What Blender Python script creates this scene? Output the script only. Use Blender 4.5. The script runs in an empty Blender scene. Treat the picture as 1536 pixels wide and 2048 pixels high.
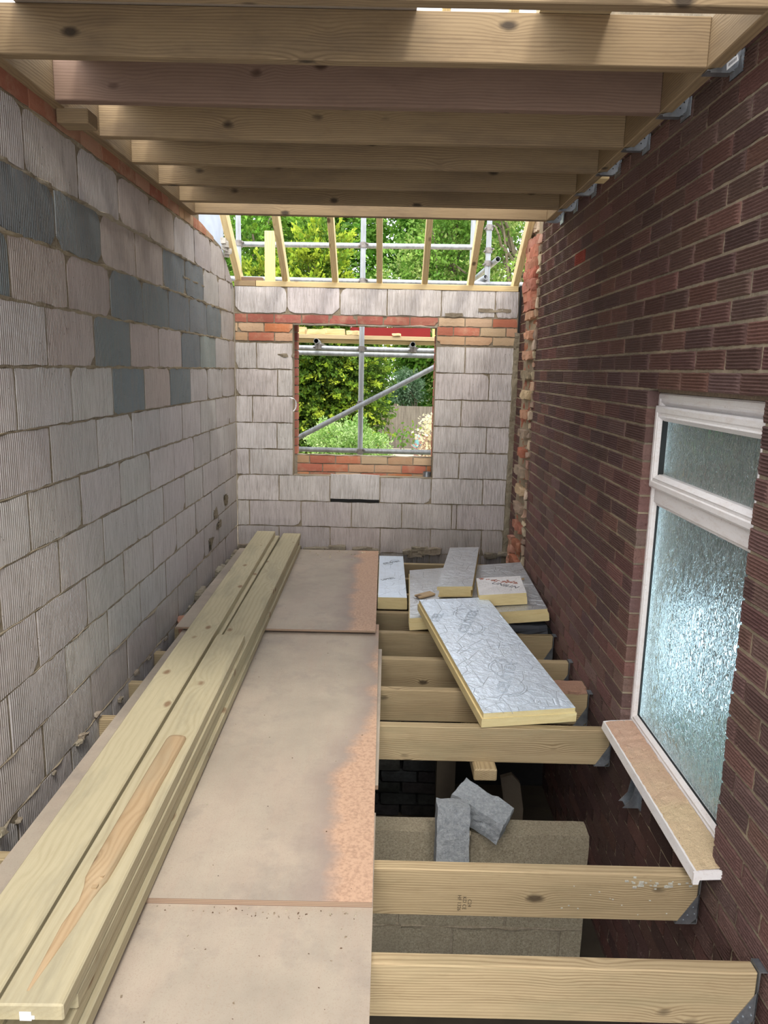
import bpy, bmesh, math, random
import numpy as np
from mathutils import Vector, Matrix, noise
random.seed(7)
S = bpy.context.scene
COL = S.collection

# ------------------------------------------------------------------ camera
CAMROWS = ((0.99974613, 0.0073355, 0.02130405), (0.02230635, -0.18887358, -0.98174803), (-0.00317785, 0.98197401, -0.18898926))
cd = bpy.data.cameras.new('camera'); cd.sensor_fit = 'VERTICAL'; cd.sensor_height = 24.0
cd.lens = 1478.43 / 2048 * 24.0; cd.clip_start = 0.05; cd.clip_end = 300
cam = bpy.data.objects.new('camera', cd); COL.objects.link(cam)
r_, d_, f_ = [Vector(v) for v in CAMROWS]
cam.matrix_world = Matrix(((r_[0], -d_[0], -f_[0], 0), (r_[1], -d_[1], -f_[1], 0), (r_[2], -d_[2], -f_[2], 0), (0, 0, 0, 1)))
S.camera = cam
# ------------------------------------------------------------------ light
S.view_settings.view_transform = 'Standard'; S.view_settings.look = 'None'
S.view_settings.gamma = 1.0; S.view_settings.use_curve_mapping = False
S.view_settings.exposure = 0.5
SKY = 2.3; SUN = 1.75
w = bpy.data.worlds.new('sky'); S.world = w; w.use_nodes = True
nt = w.node_tree; bg = nt.nodes['Background']
sk = nt.nodes.new('ShaderNodeTexSky'); sk.sky_type = 'NISHITA'; sk.sun_disc = False
sk.sun_elevation = math.radians(52); sk.sun_rotation = math.radians(200); sk.air_density = 1.2; sk.dust_density = 3.5
sc_ = nt.nodes.new('ShaderNodeVectorMath'); sc_.operation = 'SCALE'; sc_.inputs[3].default_value = 0.16
nt.links.new(sk.outputs[0], sc_.inputs[0])
mx = nt.nodes.new('ShaderNodeMix'); mx.data_type = 'RGBA'; mx.inputs[0].default_value = 0.72
nt.links.new(sc_.outputs[0], mx.inputs[6]); mx.inputs[7].default_value = (0.98, 1.0, 1.04, 1)
nt.links.new(mx.outputs[2], bg.inputs[0]); bg.inputs[1].default_value = SKY
sl = bpy.data.lights.new('sun', 'SUN'); sl.energy = SUN; sl.angle = math.radians(12); sl.color = (1.0, 0.95, 0.86)
so = bpy.data.objects.new('sun', sl); COL.objects.link(so)
so.rotation_euler = (-Vector((0.22, -0.62, 1.0)).normalized()).to_track_quat('-Z', 'Y').to_euler()

# ------------------------------------------------------------------ materials
def nn(nt, t, **k):
    n = nt.nodes.new('ShaderNode' + t)
    for a, b in k.items():
        if a == 'i':
            for x, y in b.items(): n.inputs[x].default_value = y
        else: setattr(n, a, b)
    return n
class MT:
    def __init__(s, name, rough=0.85, metal=0.0, spec=0.3):
        s.m = bpy.data.materials.new(name); s.m.use_nodes = True; s.nt = s.m.node_tree
        s.b = s.nt.nodes['Principled BSDF']; s.b.inputs['Roughness'].default_value = rough
        s.b.inputs['Metallic'].default_value = metal; s.b.inputs['Specular IOR Level'].default_value = spec
        s.tc = nn(s.nt, 'TexCoord').outputs['Object']
    def L(s, a, b): s.nt.links.new(a, b); return b
    def mp(s, scale, src=None, loc=(0, 0, 0)):
        n = nn(s.nt, 'Mapping'); n.inputs['Scale'].default_value = scale; n.inputs['Location'].default_value = loc
        s.L(src or s.tc, n.inputs[0]); return n.outputs[0]
    def noise(s, sc, vec=None, det=4, rough=0.6, dist=0.0):
        n = nn(s.nt, 'TexNoise', i={'Scale': sc, 'Detail': det, 'Roughness': rough, 'Distortion': dist})
        s.L(vec or s.tc, n.inputs['Vector']); return n.outputs['Fac']
    def vor(s, sc, vec=None, feat='F1'):
        n = nn(s.nt, 'TexVoronoi', i={'Scale': sc}, feature=feat); s.L(vec or s.tc, n.inputs['Vector']); return n.outputs['Distance']
    def ma(s, op, a, b=None, c=None, clamp=False):
        n = nn(s.nt, 'Math', operation=op, use_clamp=clamp)
        for i, v in enumerate((a, b, c)):
            if v is None: continue
            if isinstance(v, (int, float)): n.inputs[i].default_value = v
            else: s.L(v, n.inputs[i])
        return n.outputs[0]
    def ramp(s, f, pts):
        n = nn(s.nt, 'ValToRGB'); e = n.color_ramp.elements
        while len(e) < len(pts): e.new(0.5)
        for q, (p, c) in zip(e, pts): q.position = p; q.color = c if len(c) == 4 else (*c, 1)
        s.L(f, n.inputs[0]); return n.outputs[0]
    def step(s, f, a, b):
        n = nn(s.nt, 'MapRange', clamp=True); n.inputs['From Min'].default_value = a; n.inputs['From Max'].default_value = b
        s.L(f, n.inputs[0]); return n.outputs[0]
    def mix(s, f, a, b, mode='MIX'):
        n = nn(s.nt, 'Mix', data_type='RGBA', blend_type=mode)
        for i, v in ((0, f), (6, a), (7, b)):
            if isinstance(v, (int, float)): n.inputs[i].default_value = v
            elif isinstance(v, tuple): n.inputs[i].default_value = v if len(v) == 4 else (*v, 1)
            else: s.L(v, n.inputs[i])
        return n.outputs[2]
    def attr(s, n='col'):
        return nn(s.nt, 'Attribute', attribute_name=n).outputs['Color']
    def xyz(s, src=None):
        n = nn(s.nt, 'SeparateXYZ'); s.L(src or s.tc, n.inputs[0]); return n.outputs
    def color(s, c):
        if isinstance(c, tuple): s.b.inputs['Base Color'].default_value = (*c, 1)
        else: s.L(c, s.b.inputs['Base Color'])
    def bump(s, h, dist=0.002, st=1.0):
        n = nn(s.nt, 'Bump', i={'Strength': st, 'Distance': dist}); s.L(h, n.inputs['Height']); s.L(n.outputs[0], s.b.inputs['Normal'])

def wood(name, light, dark, knot=(0.09, 0.05, 0.025), stain=(0.30, 0.30, 0.22), st=0.35, period=0.011, rough=0.75, wave=34.0, ringk=0.62):
    m = MT(name, rough)
    rnd = nn(m.nt, 'ObjectInfo').outputs['Random']
    off = nn(m.nt, 'CombineXYZ'); m.L(m.ma('MULTIPLY', rnd, 37.0), off.inputs[0]); m.L(m.ma('MULTIPLY', rnd, 11.0), off.inputs[1]); m.L(m.ma('MULTIPLY', rnd, 23.0), off.inputs[2])
    ad = nn(m.nt, 'VectorMath', operation='ADD'); m.L(m.tc, ad.inputs[0]); m.L(off.outputs[0], ad.inputs[1]); v = ad.outputs[0]
    # knots: cells stretched along the grain
    kv = m.mp((4.2, 7.5, 7.5), v)
    wob = m.noise(3.0, kv, 2)
    kd = m.ma('ADD', m.vor(1.0, kv), m.ma('MULTIPLY', m.ma('SUBTRACT', wob, 0.5), 0.12))
    kn = m.ma('SUBTRACT', 1.0, m.step(kd, 0.07, 0.15))
    sw = m.ma('EXPONENT', m.ma('MULTIPLY', kd, -6.5))
    lo = m.noise(1.0, m.mp((1.3, 7, 7), v), 2, 0.5)
    x = m.xyz(v)
    ph = m.ma('ADD', m.ma('MULTIPLY', m.ma('ADD', x[2], m.ma('MULTIPLY', x[1], 0.55)), 6.283 / period), m.ma('ADD', m.ma('MULTIPLY', lo, wave), m.ma('MULTIPLY', sw, 26.0)))
    rmod = m.step(m.noise(1.0, m.mp((0.9, 16, 16), v, (9, 4, 2)), 3), 0.3, 0.7)
    ring = m.ma('POWER', m.ma('ADD', m.ma('MULTIPLY', m.ma('SINE', ph), 0.5), 0.5), 2.0)
    fib = m.noise(1.0, m.mp((6, 260, 260), v), 3, 0.7)
    c = m.mix(m.ma('MULTIPLY', m.ma('MULTIPLY', ring, ringk), m.ma('ADD', m.ma('MULTIPLY', rmod, 0.85), 0.25)), light, dark)
    c = m.mix(m.ma('MULTIPLY', m.step(fib, 0.45, 0.8), 0.35), c, dark)
    pat = m.step(m.noise(1.0, m.mp((2.2, 9, 9), v, (5, 2, 1)), 5, 0.65), 0.48, 0.72)
    c = m.mix(m.ma('MULTIPLY', pat, st), c, stain)
    mott = m.noise(1.0, m.mp((9, 30, 30), v), 4, 0.7)
    c = m.mix(m.ma('MULTIPLY', m.step(mott, 0.55, 0.75), 0.25), c, dark)
    c = m.mix(m.ma('MULTIPLY', m.step(sw, 0.42, 0.72), 0.35), c, tuple(0.5 * a + 0.5 * b for a, b in zip(dark, knot)))
    c = m.mix(m.ma('MULTIPLY', kn, 0.82), c, knot)
    hv = nn(m.nt, 'HueSaturation'); m.L(c, hv.inputs['Color']); m.L(m.ma('ADD', m.ma('MULTIPLY', rnd, 0.22), 0.89), hv.inputs['Value'])
    m.color(hv.outputs[0]); m.bump(m.ma('ADD', m.ma('MULTIPLY', ring, 0.4), fib), 0.0007, 0.6)
    return m.m
M = {}
M['joist'] = wood('treated_joist_wood', (0.43, 0.335, 0.195), (0.175, 0.115, 0.055), knot=(0.05, 0.035, 0.02), stain=(0.25, 0.215, 0.12), st=0.5, period=0.009, wave=30, ringk=0.8)
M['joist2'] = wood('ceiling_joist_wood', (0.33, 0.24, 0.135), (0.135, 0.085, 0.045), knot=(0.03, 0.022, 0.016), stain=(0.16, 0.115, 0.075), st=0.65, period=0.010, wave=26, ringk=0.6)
M['joist_red'] = wood('reddish_joist_wood', (0.26, 0.172, 0.125), (0.145, 0.09, 0.062), knot=(0.05, 0.025, 0.015), stain=(0.15, 0.095, 0.07), st=0.6, wave=26)
M['rafter'] = wood('fresh_pale_rafter_wood', (0.78, 0.62, 0.33), (0.55, 0.38, 0.17), st=0.1)
M['plank'] = wood('green_treated_plank_wood', (0.46, 0.405, 0.265), (0.33, 0.275, 0.16), knot=(0.20, 0.115, 0.06), stain=(0.30, 0.27, 0.185), st=0.75, period=0.014, wave=12, ringk=0.4)
M['strip'] = wood('peeled_strip_wood', (0.50, 0.36, 0.21), (0.36, 0.235, 0.12), st=0.3)
M['deck'] = wood('scaffold_board_wood', (0.66, 0.52, 0.30), (0.42, 0.30, 0.16), st=0.3)

def mat_block(name, c0):
    m = MT(name, 0.95, spec=0.1)
    x = m.xyz(); u = m.ma('ADD', x[0], x[1])
    wv = m.noise(6.0, m.mp((1, 1, 0.06)), 3)
    gr = m.ma('ADD', m.ma('MULTIPLY', m.ma('SINE', m.ma('ADD', m.ma('MULTIPLY', u, 6.283 / 0.0135), m.ma('MULTIPLY', wv, 2.5))), 0.5), 0.5)
    n = m.noise(150, None, 3, 0.7); stv = m.noise(1.0, m.mp((90, 90, 7)), 4, 0.7)
    fade = m.step(m.noise(5.0, None, 3), 0.35, 0.6)
    g2 = m.ma('MULTIPLY', gr, fade)
    at = m.attr()
    c = m.mix(m.ma('MULTIPLY', m.step(stv, 0.42, 0.68), 0.55), at, (0.27, 0.235, 0.205), 'MIX')
    blot = m.step(m.noise(14, None, 5, 0.7), 0.62, 0.78)
    c = m.mix(m.ma('MULTIPLY', blot, 0.45), c, (0.24, 0.20, 0.145))
    pit = m.ma('SUBTRACT', 1.0, m.step(m.vor(55), 0.05, 0.16)); pit = m.ma('MULTIPLY', pit, m.step(m.noise(9, None, 2), 0.5, 0.6))
    c = m.mix(m.ma('MULTIPLY', pit, 0.6), c, (0.09, 0.08, 0.07))
    sp = m.step(n, 0.6, 0.8); c = m.mix(m.ma('MULTIPLY', sp, 0.25), c, (0.75, 0.72, 0.68))
    m.color(c); m.bump(m.ma('ADD', m.ma('ADD', m.ma('MULTIPLY', g2, 1.0), m.ma('MULTIPLY', n, 0.5)), m.ma('MULTIPLY', pit, -1.2)), 0.0045, 0.9)
    return m.m
M['block'] = mat_block('ribbed_aerated_block', None)
m = MT('mortar', 1.0, spec=0.05)
n = m.noise(60, None, 5, 0.75)
c = m.mix(m.step(m.noise(4, None, 4), 0.35, 0.65), m.attr(), (0.20, 0.165, 0.115))
m.color(m.mix(m.step(n, 0.4, 0.8), c, (0.36, 0.32, 0.25))); m.bump(n, 0.006, 0.9); M['mortar'] = m.m
m = MT('combed_face_brick', 0.9, spec=0.12)
n = m.noise(110, None, 5, 0.8); n2 = m.noise(30, None, 3)
c = m.mix(m.ma('MULTIPLY', m.step(n, 0.52, 0.7), 0.75), m.attr(), (0.055, 0.036, 0.03))
lt = m.step(m.noise(45, None, 4, 0.75), 0.62, 0.75); c = m.mix(m.ma('MULTIPLY', lt, 0.45), c, (0.42, 0.29, 0.23))
m.color(c); m.bump(m.ma('ADD', n, m.ma('MULTIPLY', n2, 0.6)), 0.005, 1.0); M['brick'] = m.m
m = MT('common_brick', 0.92, spec=0.1)
n = m.noise(55, None, 5, 0.75); pn = m.step(m.noise(9, None, 4, 0.7), 0.5, 0.72)
c = m.mix(m.ma('MULTIPLY', pn, 0.55), m.attr(), (0.55, 0.40, 0.27)); c = m.mix(m.ma('MULTIPLY', m.step(n, 0.6, 0.8), 0.5), c, (0.16, 0.09, 0.06))
m.color(c); m.bump(n, 0.004, 0.8); M['redbrick'] = m.m
m = MT('dense_concrete_block', 0.97, spec=0.1)
n = m.noise(130, None, 5, 0.85); c = m.mix(m.step(n, 0.35, 0.7), (0.20, 0.17, 0.115), (0.48, 0.43, 0.32)); c = m.mix(m.ma('MULTIPLY', m.step(m.vor(90), 0.3, 0.1), 0.5), c, (0.13, 0.11, 0.09))
m.color(m.mix(m.ma('MULTIPLY', m.step(m.noise(5, None, 3), 0.45, 0.7), 0.4), c, (0.25, 0.21, 0.15))); m.bump(n, 0.006, 1.0); M['dense'] = m.m
m = MT('blue_grey_stone', 0.95, spec=0.15)
n = m.noise(70, None, 6, 0.8); c = m.mix(m.step(n, 0.35, 0.7), (0.20, 0.225, 0.245), (0.40, 0.42, 0.43)); m.color(m.mix(m.ma('MULTIPLY', m.step(m.vor(60), 0.14, 0.08), 0.7), c, (0.1, 0.09, 0.08)))
m.bump(n, 0.006, 1.0); M['stone'] = m.m
m = MT('galvanised_steel', 0.42, 0.85, 0.5)
n = m.noise(14, None, 5, 0.7); m.color(m.mix(m.step(n, 0.35, 0.7), (0.24, 0.265, 0.29), (0.46, 0.49, 0.52))); m.bump(n, 0.001, 0.3); M['galv'] = m.m
m = MT('scaffold_tube_steel', 0.5, 0.55, 0.5)
n = m.noise(1.0, m.mp((30, 30, 4)), 5, 0.7); m.color(m.mix(m.step(n, 0.35, 0.75), (0.46, 0.49, 0.52), (0.25, 0.26, 0.27))); M['tube'] = m.m
m = MT('dark_fitting', 0.6, 0.6); m.color(m.mix(m.noise(40), (0.10, 0.08, 0.07), (0.42, 0.40, 0.38))); M['fitting'] = m.m
m = MT('black_hole', 0.9); m.color((0.012, 0.012, 0.012)); M['black'] = m.m
m = MT('white_upvc', 0.35, spec=0.45)
n = m.noise(1.0, m.mp((40, 9, 40)), 5, 0.75); c = m.mix(m.ma('MULTIPLY', m.step(n, 0.5, 0.75), 0.35), (0.80, 0.78, 0.77), (0.50, 0.38, 0.29))
c = m.mix(m.ma('MULTIPLY', m.step(m.noise(120, None, 4), 0.62, 0.7), 0.5), c, (0.34, 0.25, 0.2)); m.color(c); M['upvc'] = m.m
m = MT('black_gasket', 0.6); m.color((0.02, 0.022, 0.022)); M['gasket'] = m.m
m = MT('obscure_glass', 0.04, spec=0.6)
m.b.inputs['Transmission Weight'].default_value = 0.93; m.b.inputs['IOR'].default_value = 1.45; m.color((0.80, 0.88, 0.84))
v = m.mp((1, 24, 13)); dn = nn(m.nt, 'TexNoise', i={'Scale': 1.6, 'Detail': 1.0, 'Distortion': 2.2}); m.L(v, dn.inputs['Vector'])
h = m.ma('ABSOLUTE', m.ma('SUBTRACT', dn.outputs['Fac'], 0.5)); m.bump(m.step(h, 0.0, 0.14), 0.004, 0.36); M['glass'] = m.m
m = MT('insulation_foam', 0.95, spec=0.1); n = m.noise(1.0, m.mp((14, 14, 120)), 4); m.color(m.mix(n, (0.60, 0.47, 0.22), (0.82, 0.70, 0.40))); m.bump(m.noise(200), 0.002, 0.5); M['foam'] = m.m
def foil(name, base, dirt, rough, metal):
    m = MT(name, rough, metal, 0.5)
    x = m.xyz()
    def line(q, per, wd): return m.ma('LESS_THAN', m.ma('ABSOLUTE', m.ma('SUBTRACT', m.ma('FRACT', m.ma('DIVIDE', q, per)), 0.5)), wd)
    g = m.ma('MAXIMUM', line(x[0], 0.1, 0.012), line(x[1], 0.1, 0.012))
    c = m.mix(m.ma('MULTIPLY', g, 0.22), base, (0.35, 0.38, 0.42))
    d = m.ma('MULTIPLY', m.step(m.noise(5, None, 3), 0.45, 0.65), m.step(m.noise(110, None, 4, 0.8), 0.5, 0.62))
    c = m.mix(m.ma('MULTIPLY', d, dirt), c, (0.30, 0.25, 0.18)); m.color(c)
    cr = m.step(m.vor(9, m.mp((1, 1, 1)), 'DISTANCE_TO_EDGE'), 0.0, 0.02)
    m.bump(m.ma('ADD', m.ma('MULTIPLY', m.noise(22, None, 3), 0.8), m.ma('MULTIPLY', cr, 0.25)), 0.010, 0.9); return m.m
M['foil'] = foil('bright_foil', (0.80, 0.90, 1.0), 0.35, 0.42, 0.45)
M['foil_grey'] = foil('dull_foil', (0.60, 0.62, 0.64), 0.9, 0.38, 0.7)
M['foil_white'] = foil('white_dirty_foil', (0.82, 0.80, 0.78), 0.8, 0.5, 0.25)
m = MT('grey_print', 0.6); m.color((0.38, 0.43, 0.48)); M['print'] = m.m
m = MT('dark_print', 0.7); m.color((0.05, 0.055, 0.065)); M['dkprint'] = m.m
m = MT('stamp_ink', 0.9); m.color((0.09, 0.07, 0.045)); M['ink'] = m.m
m = MT('sticker_white', 0.5); m.color((0.85, 0.86, 0.86)); M['sticker'] = m.m
m = MT('red_paint', 0.5); m.color(m.mix(m.noise(8), (0.26, 0.018, 0.02), (0.20, 0.015, 0.018))); M['red'] = m.m
m = MT('dark_red_paint', 0.6); m.color((0.16, 0.02, 0.025)); M['dkred'] = m.m
m = MT('yellow_paint', 0.6); m.color((0.85, 0.72, 0.25)); M['yellow'] = m.m
m = MT('ply_edge', 0.9, spec=0.1); x = m.xyz(); m.color(m.mix(m.ma('GREATER_THAN', m.ma('SINE', m.ma('MULTIPLY', x[2], 6.283 / 0.0052)), 0.0), (0.42, 0.31, 0.22), (0.24, 0.16, 0.115))); M['plyedge'] = m.m
def ply(name, orange, narrow=0.0):
    m = MT(name, 0.62, spec=0.3)
    x = m.xyz()
    big = m.noise(1.7, None, 5, 0.65); fine = m.noise(240, None, 3, 0.7); gr = m.noise(1.0, m.mp((60, 4, 4)), 4, 0.7)
    c = m.mix(m.step(big, 0.35, 0.65), (0.335, 0.29, 0.232), (0.45, 0.385, 0.305))
    pk = m.step(m.noise(1.0, m.mp((3, 1.2, 1)), 4, 0.7, ), 0.45, 0.7); c = m.mix(m.ma('MULTIPLY', pk, 0.4), c, (0.43, 0.325, 0.26))
    gs = m.step(m.noise(3.1, m.mp((1, 1, 1), None, (3, 1, 0)), 5, 0.7), 0.52, 0.72); c = m.mix(m.ma('MULTIPLY', gs, 0.7), c, (0.27, 0.235, 0.20))
    c = m.mix(m.ma('MULTIPLY', m.step(gr, 0.5, 0.8), 0.2), c, (0.38, 0.26, 0.19))
    c = m.mix(m.ma('MULTIPLY', m.step(fine, 0.55, 0.68), 0.4), c, (0.27, 0.19, 0.14))
    if orange > 0:
        e = m.ma('ADD', x[0], m.ma('MULTIPLY', m.ma('SUBTRACT', m.noise(2.6, m.mp((0.3, 1, 1)), 6, 0.65), 0.5), 0.34))
        e = m.ma('SUBTRACT', e, m.ma('MULTIPLY', m.step(x[1], 0.75, 1.25), narrow))
        band = m.step(e, -orange - 0.03, -orange + 0.03)
        gz = m.step(e, -orange - 0.13, -orange - 0.0); c = m.mix(m.ma('MULTIPLY', gz, 0.6), c, (0.27, 0.20, 0.18))
        oc = m.mix(m.step(m.noise(70, None, 5, 0.8), 0.45, 0.62), (0.58, 0.375, 0.25), (0.40, 0.245, 0.16))
        c = m.mix(m.ma('MULTIPLY', band, 0.85), c, oc)
    dots = m.ma('SUBTRACT', 1.0, m.step(m.vor(11), 0.02, 0.035)); c = m.mix(dots, c, (0.05, 0.035, 0.03))
    m.color(c); m.bump(m.ma('ADD', fine, gr), 0.0006, 0.4); return m.m
M['plyA'] = ply('weathered_sheet', 0.0); M['plyB'] = ply('weathered_sheet_orange_edge', 0.15, 0.14); M['plyC'] = ply('weathered_sheet_wide_orange_edge', 0.17)
m = MT('rubble', 1.0, spec=0.05); n = m.noise(40, None, 5, 0.8); m.color(m.mix(m.ma('MULTIPLY', m.step(m.noise(260, None, 4, 0.8), 0.5, 0.75), 0.75), m.attr(), (0.14, 0.10, 0.07))); m.bump(n, 0.008, 1.0); M['rubble'] = m.m
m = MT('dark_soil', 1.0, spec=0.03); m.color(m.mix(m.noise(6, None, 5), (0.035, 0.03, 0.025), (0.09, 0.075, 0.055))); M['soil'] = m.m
m = MT('near_black_brick', 1.0, spec=0.05); n = m.noise(30, None, 5); m.color(m.mix(n, m.attr(), (0.02, 0.02, 0.02))); m.bump(n, 0.006, 1); M['darkbrick'] = m.m  # near-black brick colour, mottled toward black by noise
m = MT('lintel_render', 0.95, spec=0.1); n = m.noise(80, None, 5, 0.8); m.color(m.mix(m.step(n, 0.4, 0.7), (0.33, 0.26, 0.19), (0.17, 0.13, 0.10))); m.bump(n, 0.003); M['lintel'] = m.m
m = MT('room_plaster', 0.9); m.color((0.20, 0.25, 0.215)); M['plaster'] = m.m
m = MT('white_enamel', 0.3); m.color((0.82, 0.86, 0.90)); M['enamel'] = m.m
m = MT('lawn_and_soil', 1.0, spec=0.05); m.color(m.mix(m.step(m.noise(0.7, None, 5), 0.4, 0.6), (0.10, 0.16, 0.04), (0.42, 0.33, 0.22))); M['ground'] = m.m
m = MT('reed_screen', 1.0, spec=0.05)
n = m.noise(1.0, m.mp((22, 1, 1.2)), 5, 0.8); hz = m.noise(1.0, m.mp((2, 1, 26)), 3)
c = m.mix(m.step(n, 0.35, 0.65), (0.20, 0.17, 0.14), (0.42, 0.37, 0.30)); m.color(m.mix(m.ma('MULTIPLY', m.step(hz, 0.55, 0.7), 0.35), c, (0.17, 0.15, 0.12))); m.bump(n, 0.02); M['reed'] = m.m
m = MT('weathered_grey_ply', 0.8); n = m.noise(1.0, m.mp((12, 12, 3)), 4, dist=1.5); m.color(m.mix(n, (0.20, 0.235, 0.29), (0.36, 0.40, 0.46))); M['greyply'] = m.m
m = MT('bark', 1.0); n = m.noise(1.0, m.mp((20, 20, 3)), 5); m.color(m.mix(n, (0.11, 0.08, 0.05), (0.32, 0.27, 0.2))); m.bump(n, 0.02); M['bark'] = m.m
m = MT('teal_metal', 0.5); m.color((0.16, 0.36, 0.36)); M['teal'] = m.m
m = MT('clear_polythene', 0.3); m.color((0.8, 0.82, 0.84)); m.b.inputs['Transmission Weight'].default_value = 0.4; M['film'] = m.m
def leafmat(name):
    m = MT(name, 0.55, spec=0.25); nt = m.nt
    a = m.attr(); m.L(a, m.b.inputs['Base Color'])
    tr = nn(nt, 'BsdfTranslucent'); m.L(a, tr.inputs[0]); mx = nn(nt, 'MixShader', i={0: 0.4})
    m.L(m.b.outputs[0], mx.inputs[1]); m.L(tr.outputs[0], mx.inputs[2]); m.L(mx.outputs[0], nt.nodes['Material Output'].inputs[0]); return m.m
M['leaf'] = leafmat('leaf')

# ------------------------------------------------------------------ mesh tools
class MB:
    def __init__(s): s.v = []; s.f = []; s.c = []; s.mi = []; s.cc = (1, 1, 1); s.m = 0; s.sm = False
    def V(s, p): s.v.append(tuple(p)); s.c.append(s.cc); return len(s.v) - 1
    def F(s, *i): s.f.append(i); s.mi.append(s.m)
    def box(s, x0, x1, y0, y1, z0, z1):
        i = [s.V((x, y, z)) for z in (z0, z1) for x, y in ((x0, y0), (x1, y0), (x1, y1), (x0, y1))]
        s.F(i[3], i[2], i[1], i[0]); s.F(*i[4:])
        for k in range(4): s.F(i[k], i[(k + 1) % 4], i[4 + (k + 1) % 4], i[4 + k])
    def prism(s, pts, ax, a, b):      # pts: 2D outline, extruded along axis ax from a to b
        def P(q, t): l = list(q); l.insert(ax, t); return l
        A = [s.V(P(q, a)) for q in pts]; B = [s.V(P(q, b)) for q in pts]; n = len(pts)
        s.F(*A[::-1]); s.F(*B)
        for k in range(n): s.F(A[k], A[(k + 1) % n], B[(k + 1) % n], B[k])
    def tube(s, p0, p1, r0, r1=None, n=12, cap=True):
        r1 = r0 if r1 is None else r1
        p0, p1 = Vector(p0), Vector(p1); d = (p1 - p0).normalized(); a = d.orthogonal().normalized(); b = d.cross(a)
        R = []
        for p, r in ((p0, r0), (p1, r1)):
            R.append([s.V(p + (a * math.cos(t * 2 * math.pi / n) + b * math.sin(t * 2 * math.pi / n)) * r) for t in range(n)])
        for k in range(n): s.F(R[0][k], R[0][(k + 1) % n], R[1][(k + 1) % n], R[1][k])
        if cap: s.F(*R[0][::-1]); s.F(*R[1])
    def ring(s, p0, p1, r, ri, n=14):  # hollow tube
        p0, p1 = Vector(p0), Vector(p1); d = (p1 - p0).normalized(); a = d.orthogonal().normalized(); b = d.cross(a)
        Q = []
        for p, q in ((p0, ri), (p0, r), (p1, r), (p1, ri)):
            Q.append([s.V(p + (a * math.cos(t * 2 * math.pi / n) + b * math.sin(t * 2 * math.pi / n)) * q) for t in range(n)])
        for j in range(4):
            for k in range(n): s.F(Q[j][k], Q[j][(k + 1) % n], Q[(j + 1) % 4][(k + 1) % n], Q[(j + 1) % 4][k])
    def rough(s, o, ax, size, n=(4, 3, 3), j=0.004, edge=None, rnd=random):   # jittered box: o centre, ax 3 axes
        idx = {}; nx, ny, nz = n; sx, sy, sz = size; seed = Vector((rnd.random() * 50, rnd.random() * 50, rnd.random() * 50))
        def g(a, b, c):
            k = (a, b, c)
            if k not in idx:
                p = Vector(((a / nx - .5) * sx, (b / ny - .5) * sy, (c / nz - .5) * sz))
                ext = (a in (0, nx)) + (b in (0, ny)) + (c in (0, nz))
                e = noise.noise_vector((p + seed) * (0.7 / max(j * 3, 0.006)))
                p = p + e * j
                if ext >= 2: p *= 1 - (edge if edge is not None else 0.02) * ext * rnd.random()
                idx[k] = s.V(Vector(o) + ax[0] * p.x + ax[1] * p.y + ax[2] * p.z)
            return idx[k]
        for a in range(nx):
            for b in range(ny):
                s.F(g(a, b + 1, 0), g(a + 1, b + 1, 0), g(a + 1, b, 0), g(a, b, 0)); s.F(g(a, b, nz), g(a + 1, b, nz), g(a + 1, b + 1, nz), g(a, b + 1, nz))
        for a in range(nx):
            for c in range(nz):
                s.F(g(a, 0, c), g(a + 1, 0, c), g(a + 1, 0, c + 1), g(a, 0, c + 1)); s.F(g(a, ny, c + 1), g(a + 1, ny, c + 1), g(a + 1, ny, c), g(a, ny, c))
        for b in range(ny):
            for c in range(nz):
                s.F(g(0, b, c + 1), g(0, b + 1, c + 1), g(0, b + 1, c), g(0, b, c)); s.F(g(nx, b, c), g(nx, b + 1, c), g(nx, b + 1, c + 1), g(nx, b, c + 1))
    def build(s, name, mats, parent=None, smooth=False, loc=None):
        me = bpy.data.meshes.new(name); vs = s.v
        if loc is not None: L = Vector(loc); vs = [tuple(Vector(v) - L) for v in s.v]
        me.from_pydata(vs, [], s.f)
        if not isinstance(mats, (list, tuple)): mats = [mats]
        for q in mats: me.materials.append(q)
        if len(mats) > 1: me.polygons.foreach_set('material_index', s.mi)
        ca = me.color_attributes.new('col', 'FLOAT_COLOR', 'POINT')
        arr = np.ones((len(s.v), 4), dtype=np.float32); arr[:, :3] = np.array(s.c, dtype=np.float32).reshape(-1, 3); ca.data.foreach_set('color', arr.ravel())
        if smooth: me.polygons.foreach_set('use_smooth', [True] * len(me.polygons))
        me.update()
        o = bpy.data.objects.new(name, me); COL.objects.link(o)
        if loc is not None: o.location = loc
        if parent: o.parent = parent
        return o
def tag(o, label=None, cat=None, group=None, kind=None):
    if label: o['label'] = label
    if cat: o['category'] = cat
    if group: o['group'] = group
    if kind: o['kind'] = kind
    return o
def empty(name, loc, label, cat, group=None, kind=None):
    o = bpy.data.objects.new(name, None); o.location = loc; o.empty_display_size = 0.05; COL.objects.link(o); return tag(o, label, cat, group, kind)
I3 = (Vector((1, 0, 0)), Vector((0, 1, 0)), Vector((0, 0, 1)))
def jc(c, a=0.08):
    k = 1 + random.uniform(-a, a); return tuple(max(0.003, v * k * (1 + random.uniform(-a * .3, a * .3))) for v in c)

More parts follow.
